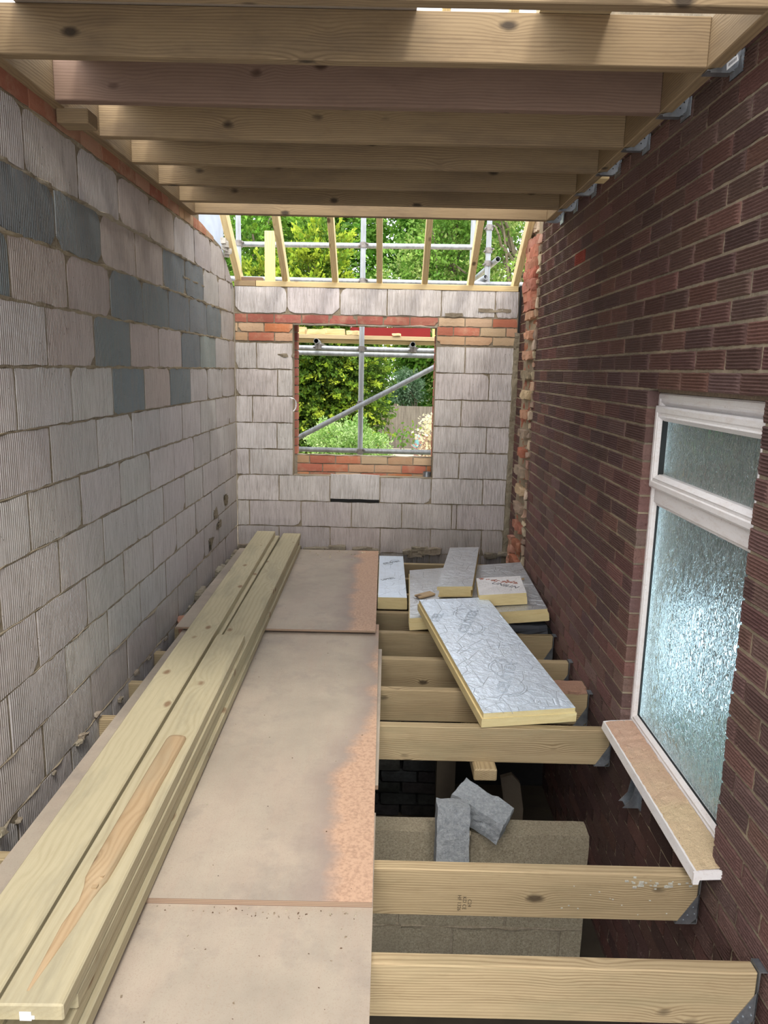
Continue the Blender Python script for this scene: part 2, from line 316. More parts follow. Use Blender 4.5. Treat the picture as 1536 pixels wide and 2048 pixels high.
def timber(name, p0, p1, wd, ht, mat, up=(0, 0, 1), bev=0.0025, parent=None, sag=0.0):
    """box along p0->p1; wd across, ht along up; local X is the grain"""
    p0, p1 = Vector(p0), Vector(p1); L = (p1 - p0).length; x = (p1 - p0).normalized(); z = Vector(up); z = (z - x * z.dot(x)).normalized(); y = z.cross(x)
    bm = bmesh.new(); bmesh.ops.create_cube(bm, size=1.0)
    bmesh.ops.scale(bm, vec=(L, wd, ht), verts=bm.verts)
    bmesh.ops.bevel(bm, geom=bm.edges[:], offset=bev, segments=1, affect='EDGES')
    me = bpy.data.meshes.new(name); bm.to_mesh(me); bm.free(); me.materials.append(mat)
    o = bpy.data.objects.new(name, me); COL.objects.link(o)
    mw = Matrix((x, y, z)).transposed().to_4x4(); mw.translation = (p0 + p1) / 2; o.matrix_world = mw
    if parent: o.parent = parent; o.matrix_parent_inverse = parent.matrix_world.inverted()
    return o

XL, XR, YB, Z0 = -1.303, 1.08, 6.35, -0.0158
JT = -1.605            # top of the floor joists

# ------------------------------------------------------------------ masonry
PALE = (0.515, 0.48, 0.46); GREY = (0.19, 0.215, 0.225); BRN = (0.46, 0.40, 0.36); MORT = (0.31, 0.255, 0.175)
def block_face(b, U, N, u0, u1, z0, z1, base, clip=None, nu=7, nz=4, rag=0.004, mi=0, col=PALE, proud=0.006, chip=0.0):
    """one block on a wall. U unit vector along the wall, N outward, base a point on the mortar plane"""
    b.m = mi; b.cc = col; G = {}
    d = proud + random.uniform(-0.0015, 0.002)
    cut = [(random.random() < chip) * random.uniform(0.01, 0.035) for _ in range(4)]
    for i in range(nu + 1):
        for k in range(nz + 1):
            u = u0 + (u1 - u0) * i / nu; z = z0 + (z1 - z0) * k / nz; dd = d
            if i in (0, nu): u += random.uniform(-rag, rag) * .6; dd -= 0.0015
            if k in (0, nz): z += random.uniform(-rag, rag); dd -= 0.0015
            if i in (0, nu) and k in (0, nz):
                c = cut[(i > 0) * 2 + (k > 0)]; u += c * (1 if i == 0 else -1) * .7; z += c * (1 if k == 0 else -1) * .7
            if clip: z = min(z, clip(u))
            G[i, k] = b.V(Vector(base) + U * u + N * dd + Vector((0, 0, z)))
    for i in range(nu):
        for k in range(nz): b.F(G[i, k], G[i + 1, k], G[i + 1, k + 1], G[i, k + 1])
    ring = [(i, 0) for i in range(nu)] + [(nu, k) for k in range(nz)] + [(i, nz) for i in range(nu, 0, -1)] + [(0, k) for k in range(nz, 0, -1)]
    R = {}
    for q in ring:
        p = Vector(b.v[G[q]]) - N * 0.02; R[q] = b.V(p)
    for a, c in zip(ring, ring[1:] + ring[:1]): b.F(G[a], R[a], R[c], G[c])
def smear(b, U, N, u0, u1, z, base, amp=0.012, th=0.012, col=MORT, mi=1, clip=None):
    b.m = mi; b.cc = col; n = max(4, int((u1 - u0) / 0.02)); prev = None; sd = random.random() * 99
    for i in range(n + 1):
        u = u0 + (u1 - u0) * i / n
        a = max(0.002, amp * (0.5 + 1.4 * noise.noise((u * 9, sd, 0)))); t = th * (0.7 + 0.9 * abs(noise.noise((u * 14, sd, 3)))); zc = z + 0.006 * noise.noise((u * 12, sd, 7))
        if clip and zc + t > clip(u): a = 0.0; zc = clip(u) - t
        B = Vector(base) + U * u
        r = [b.V(B + N * (-0.004) + Vector((0, 0, zc + t))), b.V(B + N * a + Vector((0, 0, zc + t * .25))), b.V(B + N * a * .8 + Vector((0, 0, zc - t * .5))), b.V(B - N * 0.004 + Vector((0, 0, zc - t)))]
        if prev:
            for k in range(3): b.F(prev[k], r[k], r[k + 1], prev[k + 1])
        prev = r
X, Y, Z = I3
# ---- left wall: ribbed blocks, some dark, a brick course under the ledger
def ltop(y):
    if y < 5.25: return 1.12
    if y < 5.9: return 0.955 - (y - 5.25) * 0.09
    return max(0.0, 0.897 - (y - 5.9) * 0.60)
b = MB(); b.m = 1; b.cc = (0.22, 0.18, 0.125)
def clipbox(b, x0, x1, ys, zlo, top, depthx):
    for ya, yb in zip(ys, ys[1:]):
        za, zb = top(ya), top(yb); i = [b.V(p) for p in ((x0, ya, zlo), (x1, ya, zlo), (x1, yb, zlo), (x0, yb, zlo), (x0, ya, za), (x1, ya, za), (x1, yb, zb), (x0, yb, zb))]
        for f in ((3, 2, 1, 0), (4, 5, 6, 7), (0, 1, 5, 4), (1, 2, 6, 5), (2, 3, 7, 6), (3, 0, 4, 7)): b.F(*[i[k] for k in f])
clipbox(b, XL - 0.10, XL - 0.0035, [-0.6, 2, 4, 5.249, 5.25, 5.5, 5.9, 6.1, 6.2, 6.34], -2.72, lambda y: ltop(y) - 0.002, 0)
LB = (XL - 0.0035, 0, 0)
phase = {-4: 2.786, -3: 3.005, -2: 2.624, -1: 2.873, 0: 2.604, 1: 2.846, 2: 2.64, 3: 2.861, 4: 2.639, 5: 2.86, 6: 2.63, 7: 2.86, 8: 2.63, 9: 2.86, 10: 2.63, 11: 2.86}
dark = {(-3, 3.005): 1, (-3, 3.461): 1, (-3, 4.852): 1, (-3, 5.29): 1, (-3, 2.54): 1, (-2, 2.624): 1, (-2, 3.999): 1, (-2, 4.451): 1, (-2, 4.922): 1, (-2, 5.371): 1, (-2, 5.861): 1,
        (-1, 3.801): 1, (-1, 5.154): 1, (-1, 5.642): .8, (0, 4.001): 1, (0, 4.91): 1, (-2, 2.16): 1}
brownish = [(-3, 4.363), (-3, 3.904), (-1, 4.261), (-1, 4.72), (0, 4.45), (-4, 4.17), (-4, 4.65), (-2, 3.1), (-2, 3.56), (-1, 3.3)]
for r in range(-4, 12):
    z1 = Z0 - 0.225 * r - 0.005; z0 = z1 - 0.215; p = phase[r]; n0 = math.floor((-0.5 - p) / 0.4625)
    for n in range(n0, 12):
        yj = p + n * 0.4625; y0, y1 = yj + 0.0075, yj + 0.455     # the block that ends at joint yj+pitch
        y0 = max(y0, -0.59); y1 = min(y1, 6.338)
        if y1 - y0 < 0.05: continue
        yend = yj + 0.4625; c = PALE; key = 0
        for (rr, ye), k in dark.items():
            if rr == r and abs(ye - yend) < 0.12: c = GREY; key = k
        if key and key < 1: c = (0.30, 0.34, 0.32)
        for rr, ye in brownish:
            if rr == r and abs(ye - yend) < 0.12: c = BRN
        near = y1 > 1.2
        block_face(b, Y, X, y0, y1, z0, z1, LB, clip=ltop if r < -2 else None, nu=9 if near else 3, nz=5 if near else 2, rag=0.006 if r < -1 else 0.0035, col=jc(c, 0.06), chip=0.5 if r < -1 else 0.12, proud=0.004)
# brick course under the ledger and the ones behind it
for zc, o in ((0.889, 0.1), (0.964, 0.0), (1.04, 0.11)):
    y = 0.4 + o
    while y < 6.0:
        L = random.choice((0.215, 0.215, 0.215, 0.1)); y1 = y + L
        if ltop(y1) > zc + 0.02:
            block_face(b, Y, X, y, y1, zc + 0.002, min(zc + 0.066, 1.10), LB, clip=ltop, nu=4, nz=2, rag=0.002, mi=2, col=jc(random.choice(((0.40, 0.19, 0.12), (0.46, 0.30, 0.19), (0.36, 0.15, 0.10), (0.42, 0.24, 0.16))), 0.12), proud=0.007)
        y = y1 + 0.010
for u0, u1, z in ((1.6, 3.6, Z0 + 0.675), (3.3, 4.2, Z0 + 0.675), (1.9, 2.6, Z0 + 0.45), (3.2, 5.2, Z0 + 0.675)): smear(b, Y, X, u0, u1, z, LB, 0.022, 0.012, (0.40, 0.35, 0.27))
for u0, u1, z in ((1.8, 6.1, Z0 + 0.45), (2.4, 6.2, Z0 + 0.225), (1.8, 5.9, Z0 + 0.9), (2.0, 6.3, Z0), (4.8, 5.4, Z0 + 0.56)): smear(b, Y, X, u0, u1, z, LB, 0.009, 0.013, (0.34, 0.28, 0.18), clip=ltop)
for r in range(1, 8): smear(b, Y, X, 1.0, 6.33, Z0 - 0.225 * r, LB, 0.006 + 0.004 * (r > 5), 0.006, MORT)
for yy, zz in ((5.72, -1.13), (5.6, -1.2), (5.5, -1.1), (5.35, -1.3), (5.85, -1.05)):
    b.m = 1; b.cc = (0.16, 0.13, 0.08); b.rough((XL + 0.004, yy, zz), I3, (0.010, 0.09, 0.08), (2, 10, 10), 0.035, edge=.3)
b.m = 1
for k in range(20):   # mortar clumps along the foot of the wall
    y = random.uniform(2.0, 6.3); b.cc = jc((0.30, 0.26, 0.20), .2); s = random.uniform(0.015, 0.04)
    b.rough((XL + s * .3, y, -1.60 + random.uniform(-.03, .03)), I3, (s, s * 1.6, s * .8), (5, 6, 5), s * .42, edge=.15)
for k in range(16):
    y = random.uniform(4.6, 6.3); b.cc = jc((0.40, 0.35, 0.27), .2); s = random.uniform(0.03, 0.07)
    b.rough((XL + .01, y, -1.575 + random.uniform(-.02, .02)), I3, (s, s * 1.8, s * .7), (6, 8, 5), s * .4, edge=.15)
wl = b.build('wall_left', [M['block'], M['mortar'], M['redbrick']]); tag(wl, 'block wall on the left with some dark grey blocks near its top', 'wall', kind='structure')

# ---- back wall (inner leaf of blocks with brick courses, outer brick leaf)
b = MB(); b.m = 1; b.cc = MORT; xr = 1.085
WX0, WX1, WZ0, WZ1 = -0.815, 0.388, -0.905, 0.362
for x0, x1, z0, z1 in ((XL, WX0, -2.72, 0.655), (WX1, xr, -2.72, 0.655), (WX0, WX1, -2.72, WZ0 - 0.01), (WX0, WX1, WZ1, 0.655)): b.box(x0, x1, YB + 0.006, YB + 0.10, z0, z1)
BB = (0, YB + 0.006, 0); NB = Vector((0, -1, 0))
def brow(z0, z1, xs, mi=0, colf=None, skip=(), lift={}, rag=0.0035, proud=0.008, gap=0.005, chip=0.08):
    for a, c in zip(xs, xs[1:]):
        if (a, c) in skip: continue
        dz = lift.get(a, 0)
        block_face(b, X, NB, a + gap, c - gap, z0 + dz, z1 + dz, BB, nu=8, nz=4 if mi == 0 else 2, rag=rag, mi=mi, col=colf() if colf else jc(PALE, 0.05), proud=proud, chip=chip)
PB = lambda: jc((0.64, 0.60, 0.58), 0.05)
ORG = [(0.50, 0.20, 0.12), (0.46, 0.17, 0.11), (0.58, 0.42, 0.28), (0.50, 0.32, 0.20), (0.55, 0.22, 0.10)]
OR = lambda: jc(random.choice(ORG), 0.1); DR = lambda: jc(random.choice(((0.40, 0.15, 0.11), (0.44, 0.17, 0.12), (0.38, 0.13, 0.10))), 0.1)
brow(0.445, 0.655, [XL + .004, -0.863, -0.424, -0.03, 0.418, 0.865, 1.06], colf=PB, rag=0.005, chip=0.3)
brow(0.368, 0.433, [XL, -1.198, -0.972, -0.743, -0.514, -0.281, -0.06, 0.161, 0.398], 2, DR, rag=0.002, proud=0.007)
brow(0.368, 0.433, [0.398, 0.62, 0.849, 1.06], 2, OR, rag=0.003)
brow(0.293, 0.358, [XL, -1.275, -1.056, WX0], 2, OR, rag=0.002); brow(0.293, 0.358, [WX1, 0.527, 0.748, 0.965, 1.06], 2, OR, rag=0.003)
brow(0.218, 0.283, [XL, -1.191, -0.969, WX0], 2, OR, rag=0.002); brow(0.218, 0.283, [WX1, 0.627, 0.857, 1.06], 2, OR, rag=0.003)
E_ = 1.045
rowsL = {-1: [XL, -1.122, WX0], 0: [XL, -0.946, WX0], 1: [XL, -1.161, WX0], 2: [XL, -0.953, WX0], 3: [XL, -1.193, WX0]}
rowsR = {-1: [WX1, 0.633, E_ + .01], 0: [WX1, 0.845, E_], 1: [WX1, 0.618, E_], 2: [WX1, 0.842, E_ - .005], 3: [WX1, 0.618, E_ - .005]}
for r in range(-1, 4):
    z1 = Z0 - 0.225 * r - 0.005; z0 = z1 - 0.215
    if r == -1: z1 -= 0.006
    cl = rowsL[r]; brow(z0, z1, cl, colf=PB, skip=[(cl[0], cl[1])] if r == 2 else ())
    if r == 2: brow(z0, z1, cl[:2], colf=PB)
    brow(z0, z1, rowsR[r], colf=PB)
z1 = Z0 - 0.9 - 0.005
brow(z1 - 0.215, z1, [XL, -0.939, -0.495, -0.06, 0.384, 0.832, 1.035], colf=PB, lift={-0.495: 0.022})
b.m = 3; b.cc = (0.02, 0.02, 0.02); b.box(-0.49, -0.065, YB - 0.001, YB + 0.05, z1 - 0.222, z1 - 0.195)
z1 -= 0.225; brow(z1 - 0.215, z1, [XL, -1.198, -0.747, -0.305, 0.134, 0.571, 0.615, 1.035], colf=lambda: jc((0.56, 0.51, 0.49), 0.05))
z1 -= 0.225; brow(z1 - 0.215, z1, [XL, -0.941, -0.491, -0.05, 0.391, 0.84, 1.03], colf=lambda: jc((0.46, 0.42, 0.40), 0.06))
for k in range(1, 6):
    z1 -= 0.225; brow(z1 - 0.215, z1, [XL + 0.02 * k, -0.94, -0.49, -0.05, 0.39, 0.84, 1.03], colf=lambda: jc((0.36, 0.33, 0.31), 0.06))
for zz in (0.44, 0.363): smear(b, X, NB, XL, 1.06, zz, BB, 0.006, 0.006, (0.42, 0.38, 0.30))
smear(b, X, NB, WX0, WX1, WZ1 - 0.004, BB, 0.012, 0.010, (0.50, 0.46, 0.38))
for r in (-1, 0, 1, 2, 3, 4, 5, 6):
    for a, c in (((XL, WX0), (WX1, E_)) if r < 4 else ((XL, E_),)): smear(b, X, NB, a, c, Z0 - 0.225 * r, BB, 0.004, 0.005, MORT)
for x0, x1, z in ((-0.95, -0.8, 0.10), (0.72, 1.0, 0.50), (0.45, 0.6, 0.46)): b.m = 1; b.cc = (0.30, 0.26, 0.19); b.rough(((x0 + x1) / 2, YB - 0.002, z), I3, (x1 - x0, 0.006, 0.03), (8, 1, 4), 0.012)
b.cc = (0.20, 0.17, 0.13)
for k in range(30):   # rough mortar bedding along the foot of the wall
    x = random.uniform(-1.28, 1.04); s = random.uniform(0.03, 0.09); b.cc = jc((0.22, 0.19, 0.15), .25)
    b.rough((x, YB - 0.03, -1.57 + random.uniform(-.02, .02)), I3, (s * 2, 0.06, s * .7), (5, 3, 3), 0.016)
b.cc = (0.30, 0.26, 0.18)   # mortar fillet in the right corner
for zz in np.arange(-1.6, 0.25, 0.12): b.rough((1.062, YB - 0.006, zz + .06), I3, (0.055, 0.022, 0.13), (3, 2, 5), 0.010)
b.m = 4; b.cc = (0.02, 0.02, 0.02); b.box(1.062, 1.078, YB - 0.012, YB + 0.09, 0.20, 0.70)
# outer leaf
b.m = 1; b.cc = (0.40, 0.34, 0.26)
OX0, OX1, OZ0 = -0.802, 0.392, -0.752
for x0, x1, z0, z1 in ((-2.2, OX0, -2.72, 0.66), (OX1, 1.3, -2.72, 0.66), (OX0, OX1, -2.72, OZ0 - 0.01), (OX0, OX1, 0.372, 0.66)): b.box(x0, x1, YB + 0.166, YB + 0.256, z0, z1)
BB2 = (0, YB + 0.166, 0)
def brow2(z0, xs):
    for a, c in zip(xs, xs[1:]):
        block_face(b, X, NB, a + .005, c - .005, z0, z0 + 0.065, BB2, nu=5, nz=2, rag=0.002, mi=2, col=OR(), proud=0.007)
brow2(-0.822, [OX0, -0.69, -0.46, -0.235, 0.0, 0.225, OX1]); brow2(-0.897, [OX0, -0.575, -0.345, -0.115, 0.125, 0.345, OX1]); brow2(-0.972, [OX0, -0.69, -0.46, -0.235, 0.0, 0.225, OX1])
smear(b, X, NB, OX0, OX1, -0.752, BB2, 0.01, 0.008, (0.55, 0.50, 0.40))
for k in range(15):     # brick ends seen in the reveals
    zz = -0.745 + 0.075 * k; b.m = 2; b.cc = DR()
    b.box(OX0 - 0.02, OX0 + 0.006, YB + 0.160, YB + 0.26, zz, zz + 0.065); b.box(OX1 - 0.006, OX1 + 0.02, YB + 0.160, YB + 0.26, zz, zz + 0.065)
wb = b.build('wall_back', [M['block'], M['mortar'], M['redbrick'], M['black'], M['gasket']]); tag(wb, 'far block wall with brick courses around an unglazed window opening', 'wall', kind='structure')

# ---- right wall: combed face bricks, window opening, toothed scar
b = MB()
WY0, WY1, SZ, LZ = 2.14, 3.13, -1.555, 0.012
b.m = 1; b.cc = (0.42, 0.335, 0.225); xm = XR + 0.003
YE = 6.105
for y0, y1, z0, z1 in ((-0.6, WY0, -2.72, 2.2), (WY1, YE, -2.72, 1.12), (YE, 6.60, -2.72, 0.62), (WY1, 5.0, 1.12, 2.2), (WY0, WY1, -2.72, SZ), (WY0, WY1, LZ, 2.2)):
    b.box(xm, xm + 0.20, y0, y1, z0, z1)
BRC = [(0.185, 0.104, 0.088), (0.155, 0.092, 0.080), (0.200, 0.108, 0.090), (0.142, 0.088, 0.078), (0.178, 0.112, 0.096)]
def comb(b, y0, y1, z0, z1, col, nu=9, depth=None):
    b.m = 0; b.cc = col; nr = 6; sd = random.random() * 99; rows = []
    prof = [(0.0, -0.003)]
    for k in range(nr):
        a = (k + 0.12) / nr; c = (k + 0.62) / nr; prof += [(a, 0.0), (c, 0.0058), ((k + 0.9) / nr, 0.001)]
    prof.append((1.0, -0.003)); G = []
    tilt = random.uniform(-0.002, 0.002)
    for t, d in prof:
        row = []
        for i in range(nu + 1):
            y = y0 + (y1 - y0) * i / nu; z = z0 + (z1 - z0) * t
            e = noise.noise((y * 60, z * 60, sd)) * 0.0022
            if i in (0, nu): d2 = min(d, 0.001)
            else: d2 = d
            if t in (0.0, 1.0): z += noise.noise((y * 40, sd, 1)) * 0.004
            row.append(b.V((XR - d2 - e - tilt, y + (noise.noise((z * 50, sd, 4)) * 0.004 if i in (0, nu) else 0), z)))
        G.append(row)
    for a, c in zip(G, G[1:]):
        for i in range(nu): b.F(a[i], c[i], c[i + 1], a[i + 1])
    dp = depth or 0.014
    ring = [G[0][i] for i in range(nu + 1)] + [g[nu] for g in G[1:]] + [G[-1][i] for i in range(nu - 1, -1, -1)] + [g[0] for g in G[-2:0:-1]]
    back = [b.V((XR + dp, b.v[q][1], b.v[q][2])) for q in ring]
    for k in range(len(ring)): k2 = (k + 1) % len(ring); b.F(ring[k], ring[k2], back[k2], back[k])
kmin, kmax = -36, 22
for k in range(kmin, kmax):
    z0 = 0.018 + 0.075 * k + 0.005 - 0.075 + 0.0; z1 = z0 + 0.065
    ph = 3.152 if k % 2 else 3.264 + random.uniform(-.01, .01)
    for n in range(-17, 16):
        ja = ph + n * 0.2375; ya, yb = ja + 0.005, ja + 0.2325
        if ya < -0.55: continue
        spans = [(ya, yb, None)]
        if z1 < LZ and z0 > SZ - 0.03:
            s2 = []
            for a, c, dp in spans:
                if a < WY1 and c > WY0:
                    if a < WY0 - 0.03: s2.append((a, WY0 + .007, 0.10))
                    if c > WY1 + 0.03: s2.append((WY1 - .007, c, 0.10))
                else: s2.append((a, c, dp))
            spans = [(WY1 - .007 if WY1 < a < WY1 + .07 else a, WY0 + .007 if WY0 - .07 < c < WY0 else c, 0.10 if (WY1 < a < WY1 + .07 or WY0 - .07 < c < WY0) else dp) for a, c, dp in s2]
        lim = 5.62 + 0.05 * ((k % 2) * 2 - 1) * 0.4 + random.uniform(-.02, .02)
        s3 = []
        for a, c, dp in spans:
            if c <= lim: s3.append((a, c, dp))
            elif a < lim - 0.03: s3.append((a, lim, dp))
            if a >= 6.10 and c < 6.36 and z1 < 0.62: s3.append((a, c, dp))
            elif a < 6.10 < c - 0.03 and z1 < 0.62: s3.append((6.11, min(c, 6.34), dp))
            elif a < 6.33 and c > 6.36 and a > 6.1 and z1 < 0.62: s3.append((a, 6.34, dp))
        for a, c, dp in s3:
            if z1 > 1.10 and a > 2.0: continue
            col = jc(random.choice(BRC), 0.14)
            if z1 < -1.68: col = tuple(q * 0.55 for q in col)  # pit shade and damp put into the colour of the lower bricks
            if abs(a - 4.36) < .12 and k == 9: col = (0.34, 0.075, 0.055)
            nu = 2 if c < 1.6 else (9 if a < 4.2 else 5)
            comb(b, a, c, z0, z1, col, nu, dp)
# toothed scar where a wall was cut away
b.m = 2
for k in range(-21, 14):
    z0 = 0.023 + 0.075 * k - 0.075; zc = z0 + 0.0325
    c1 = random.choice(((0.42, 0.17, 0.11), (0.50, 0.28, 0.18), (0.55, 0.40, 0.26), (0.38, 0.14, 0.09), (0.30, 0.24, 0.17)))
    big = k > 6
    yl = 5.70 + random.uniform(-.02, .03)
    if big: b.cc = jc(c1 if random.random() < .3 else (0.42, 0.19, 0.13), .15); b.rough((XR - 0.006, 5.87, zc), I3, (0.05 + random.uniform(0, .03), 0.36, 0.085), (4, 8, 4), 0.022)
    elif k % 2 == 0: b.cc = jc(c1, .15); L = random.uniform(0.22, 0.34); b.rough((XR - 0.004, 5.80 + random.uniform(0, .08), zc), I3, (0.055 + random.uniform(0, .025), L, 0.062), (4, 7, 3), 0.015)
    else: b.cc = jc((0.34, 0.13, 0.08), .2); b.rough((XR + 0.02, 5.88, zc), I3, (0.03, 0.42, 0.075), (3, 8, 4), 0.014); 
    b.cc = jc(random.choice(((0.52, 0.42, 0.30), (0.40, 0.26, 0.18), (0.30, 0.22, 0.16))), .15); b.rough((XR - 0.004, 5.625 + random.uniform(-.02, .02), zc), I3, (0.018 + random.uniform(0, .012), 0.04 + random.uniform(0, .06), 0.07 + random.uniform(-.045, .01)), (3, 4, 5), 0.018)
for k in range(5):
    b.cc = jc((0.58, 0.48, 0.36), .1); b.rough((XR + 0.06, 5.80 + 0.05 * k, 1.07 + .02 * (k % 2)), I3, (0.16, 0.10, 0.07), (5, 4, 3), 0.02)
for k in range(9): b.cc = jc((0.50, 0.28, 0.20), .2); b.rough((XR - 0.012, 6.05 + .02 * (k % 3), -1.62 + k * 0.03), I3, (0.06, 0.09, 0.06), (4, 4, 4), 0.02)
for k in range(12): b.m = 1; b.cc = (0.36, 0.29, 0.2); smear(b, Y, Vector((-1, 0, 0)), 1.9, 5.5, 0.018 + 0.075 * (11 - k * 1), (XR + .006, 0, 0), 0.004, 0.006, (0.42, 0.335, 0.225))
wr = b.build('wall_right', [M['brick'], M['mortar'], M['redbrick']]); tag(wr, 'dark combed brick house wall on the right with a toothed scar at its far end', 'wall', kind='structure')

# lintel above the window (render faced)
b = MB(); b.rough((XR + 0.105, (WY0 + WY1) / 2, LZ - 0.041), I3, (0.13, WY1 - WY0 - 0.002, 0.078), (3, 20, 4), 0.002, edge=0.0)
tag(b.build('trim_1', M['lintel']), 'brown rendered lintel above the white window', 'lintel', kind='structure')

# ---- window (frame, opening sash above, fixed pane below)
win = empty('window_1', (XR + 0.05, (WY0 + WY1) / 2, SZ), 'white plastic window with two frosted panes in the brick wall', 'window', kind='structure')
def prof_rect(name, x0, x1, ya, yb, za, zb, wds, mats, parent, bev=0.008, label=None):
    """frame of four mitred bars; wds = (left/far, right/near, bottom, top)"""
    wf, wn, wb_, wt = wds; b = MB()
    O = [(ya, za), (yb, za), (yb, zb), (ya, zb)]; I = [(ya + wn, za + wb_), (yb - wf, za + wb_), (yb - wf, zb - wt), (ya + wn, zb - wt)]
    def lerp(p, q, t): return (p[0] + (q[0] - p[0]) * t, p[1] + (q[1] - p[1]) * t)
    st = [(0, x1), (0, x0 + bev * .6), (0.12, x0), (0.42, x0), (0.50, x0 + 0.004), (0.62, x0 + 0.004), (0.72, x0 + 0.001), (1.0, x0 + 0.018), (1.0, x1)]
    rings = [[b.V((xx, *lerp(O[k], I[k], t))) for k in range(4)] for t, xx in st]
    for a, c in zip(rings, rings[1:]):
        for k in range(4): k2 = (k + 1) % 4; b.F(a[k], c[k], c[k2], a[k2])
    a, c = rings[-1], rings[0]
    for k in range(4): k2 = (k + 1) % 4; b.F(a[k], c[k], c[k2], a[k2])
    o = b.build(name, mats, parent=None); o.parent = parent; o.matrix_parent_inverse = parent.matrix_world.inverted() if False else Matrix.Translation(-Vector(parent.location)); 
    if label: o['label'] = label
    return o
def child(b, name, mat, parent, label=None, smooth=False):
    o = b.build(name, mat, smooth=smooth); o.parent = parent; o.matrix_parent_inverse = Matrix.Translation(-world_loc(parent))
    if label: o['label'] = label
    return o
def world_loc(o):
    v = Vector((0, 0, 0)); p = o
    while p is not None: v = v + p.location + p.matrix_parent_inverse.translation; p = p.parent
    return v
fx = XR + 0.045
prof_rect('window_frame', fx, fx + 0.07, WY0 - 0.0, WY1 + 0.0, SZ + 0.012, -0.07, (0.052, 0.052, 0.055, 0.052), M['upvc'], win)
b = MB(); b.box(fx + 0.002, fx + 0.07, WY0 + 0.05, WY1 - 0.05, -0.522, -0.46); b.box(fx + 0.012, fx + 0.06, WY0 + 0.05, WY1 - 0.05, -0.536, -0.522); child(b, 'transom', M['upvc'], win)
sash = prof_rect('sash', fx - 0.016, fx + 0.045, WY0 + 0.022, WY1 - 0.018, -0.462, -0.122, (0.060, 0.060, 0.060, 0.060), M['upvc'], win, label='white opening sash above the large pane')
b = MB()
for z0, z1, y0, y1, xx in ((-0.565, -0.575, 0, 0, 0),): pass
gl = MB(); gl.box(fx + 0.022, fx + 0.026, WY0 + 0.075, WY1 - 0.07, -0.408, -0.176); child(gl, 'pane', M['glass'], win, 'small upper frosted pane')
gl = MB(); gl.box(fx + 0.026, fx + 0.030, WY0 + 0.045, WY1 - 0.047, SZ + 0.06, -0.53); child(gl, 'pane', M['glass'], win, 'tall lower frosted pane')
b = MB()
for y0, y1, z0, z1 in ((WY1 - 0.058, WY1 - 0.050, SZ + 0.06, -0.53), (WY0 + .05, WY1 - .05, SZ + 0.062, SZ + 0.068)): b.box(fx + 0.016, fx + 0.024, y0, y1, z0, z1)
b.box(fx - 0.002, fx + 0.02, WY1 - 0.082, WY1 - 0.077, -0.405, -0.18); child(b, 'gasket', M['gasket'], win)
b = MB(); b.prism([(0.992, SZ - 0.012), (0.998, SZ + 0.022), (1.03, SZ + 0.026), (fx + 0.01, SZ + 0.032), (fx + 0.01, SZ + 0.012), (1.012, SZ + 0.006), (1.004, SZ - 0.012)], 1, 2.075, 3.10)
sillo = child(b, 'window_sill', M['upvc'], win)
b = MB(); b.prism([(0.989, SZ - 0.014), (0.989, SZ + 0.026), (1.078, SZ + 0.033), (1.078, SZ + 0.006), (1.01, SZ + 0.002), (1.006, SZ - 0.014)], 1, 2.068, 2.078)
child(b, 'end_cap', M['upvc'], sillo)
# debris on the sill
b = MB(); rr = random.Random(3)
for i in range(900):
    y = rr.uniform(2.09, 3.08); x = 1.008 + rr.random() * 0.112; s = rr.uniform(0.0015, 0.005) * (1.6 if rr.random() < .06 else 1)
    pale = 1 if y < 2.75 else 0
    b.cc = rr.choice(((0.55, 0.40, 0.24), (0.48, 0.34, 0.20), (0.50, 0.44, 0.34))) if rr.random() < (0.75 if pale else .2) else rr.choice(((0.42, 0.22, 0.16), (0.34, 0.17, 0.12), (0.50, 0.31, 0.24)))
    zt = SZ + 0.022 + (x - 0.998) / 0.137 * 0.010; b.rough((x, y, zt + s * .3), I3, (s * 1.5, s * 1.8, s), (1, 1, 1), 0.0, edge=0.3, rnd=rr)
n = 60; prev = None       # a thin bed of brick dust and sawdust
for i in range(n + 1):
    y = 2.085 + i / n * 1.0; row = []
    b.cc = tuple(a + (c - a) * min(1, max(0, (y - 2.3) / .6 + .5 * noise.noise((y * 9, 1, 1)))) for a, c in zip((0.66, 0.52, 0.33), (0.60, 0.40, 0.29)))
    for j in range(7):
        x = 1.004 + 0.118 * j / 6; zt = SZ + 0.0225 + (x - 0.998) / 0.137 * 0.010; hgt = 0.005 * (0.9 + noise.noise((x * 60, y * 30, 0))) if 0 < j < 7 else 0
        row.append(b.V((x + (0.004 * noise.noise((y * 40, 2, 2)) if j == 0 else 0), y, zt + max(hgt, -.001))))
    if prev:
        for j in range(6): b.F(prev[j], prev[j + 1], row[j + 1], row[j])
    prev = row
tag(b.build('sill_debris', M['rubble']), 'brick dust and sawdust scattered along the white window sill', 'debris', kind='stuff')

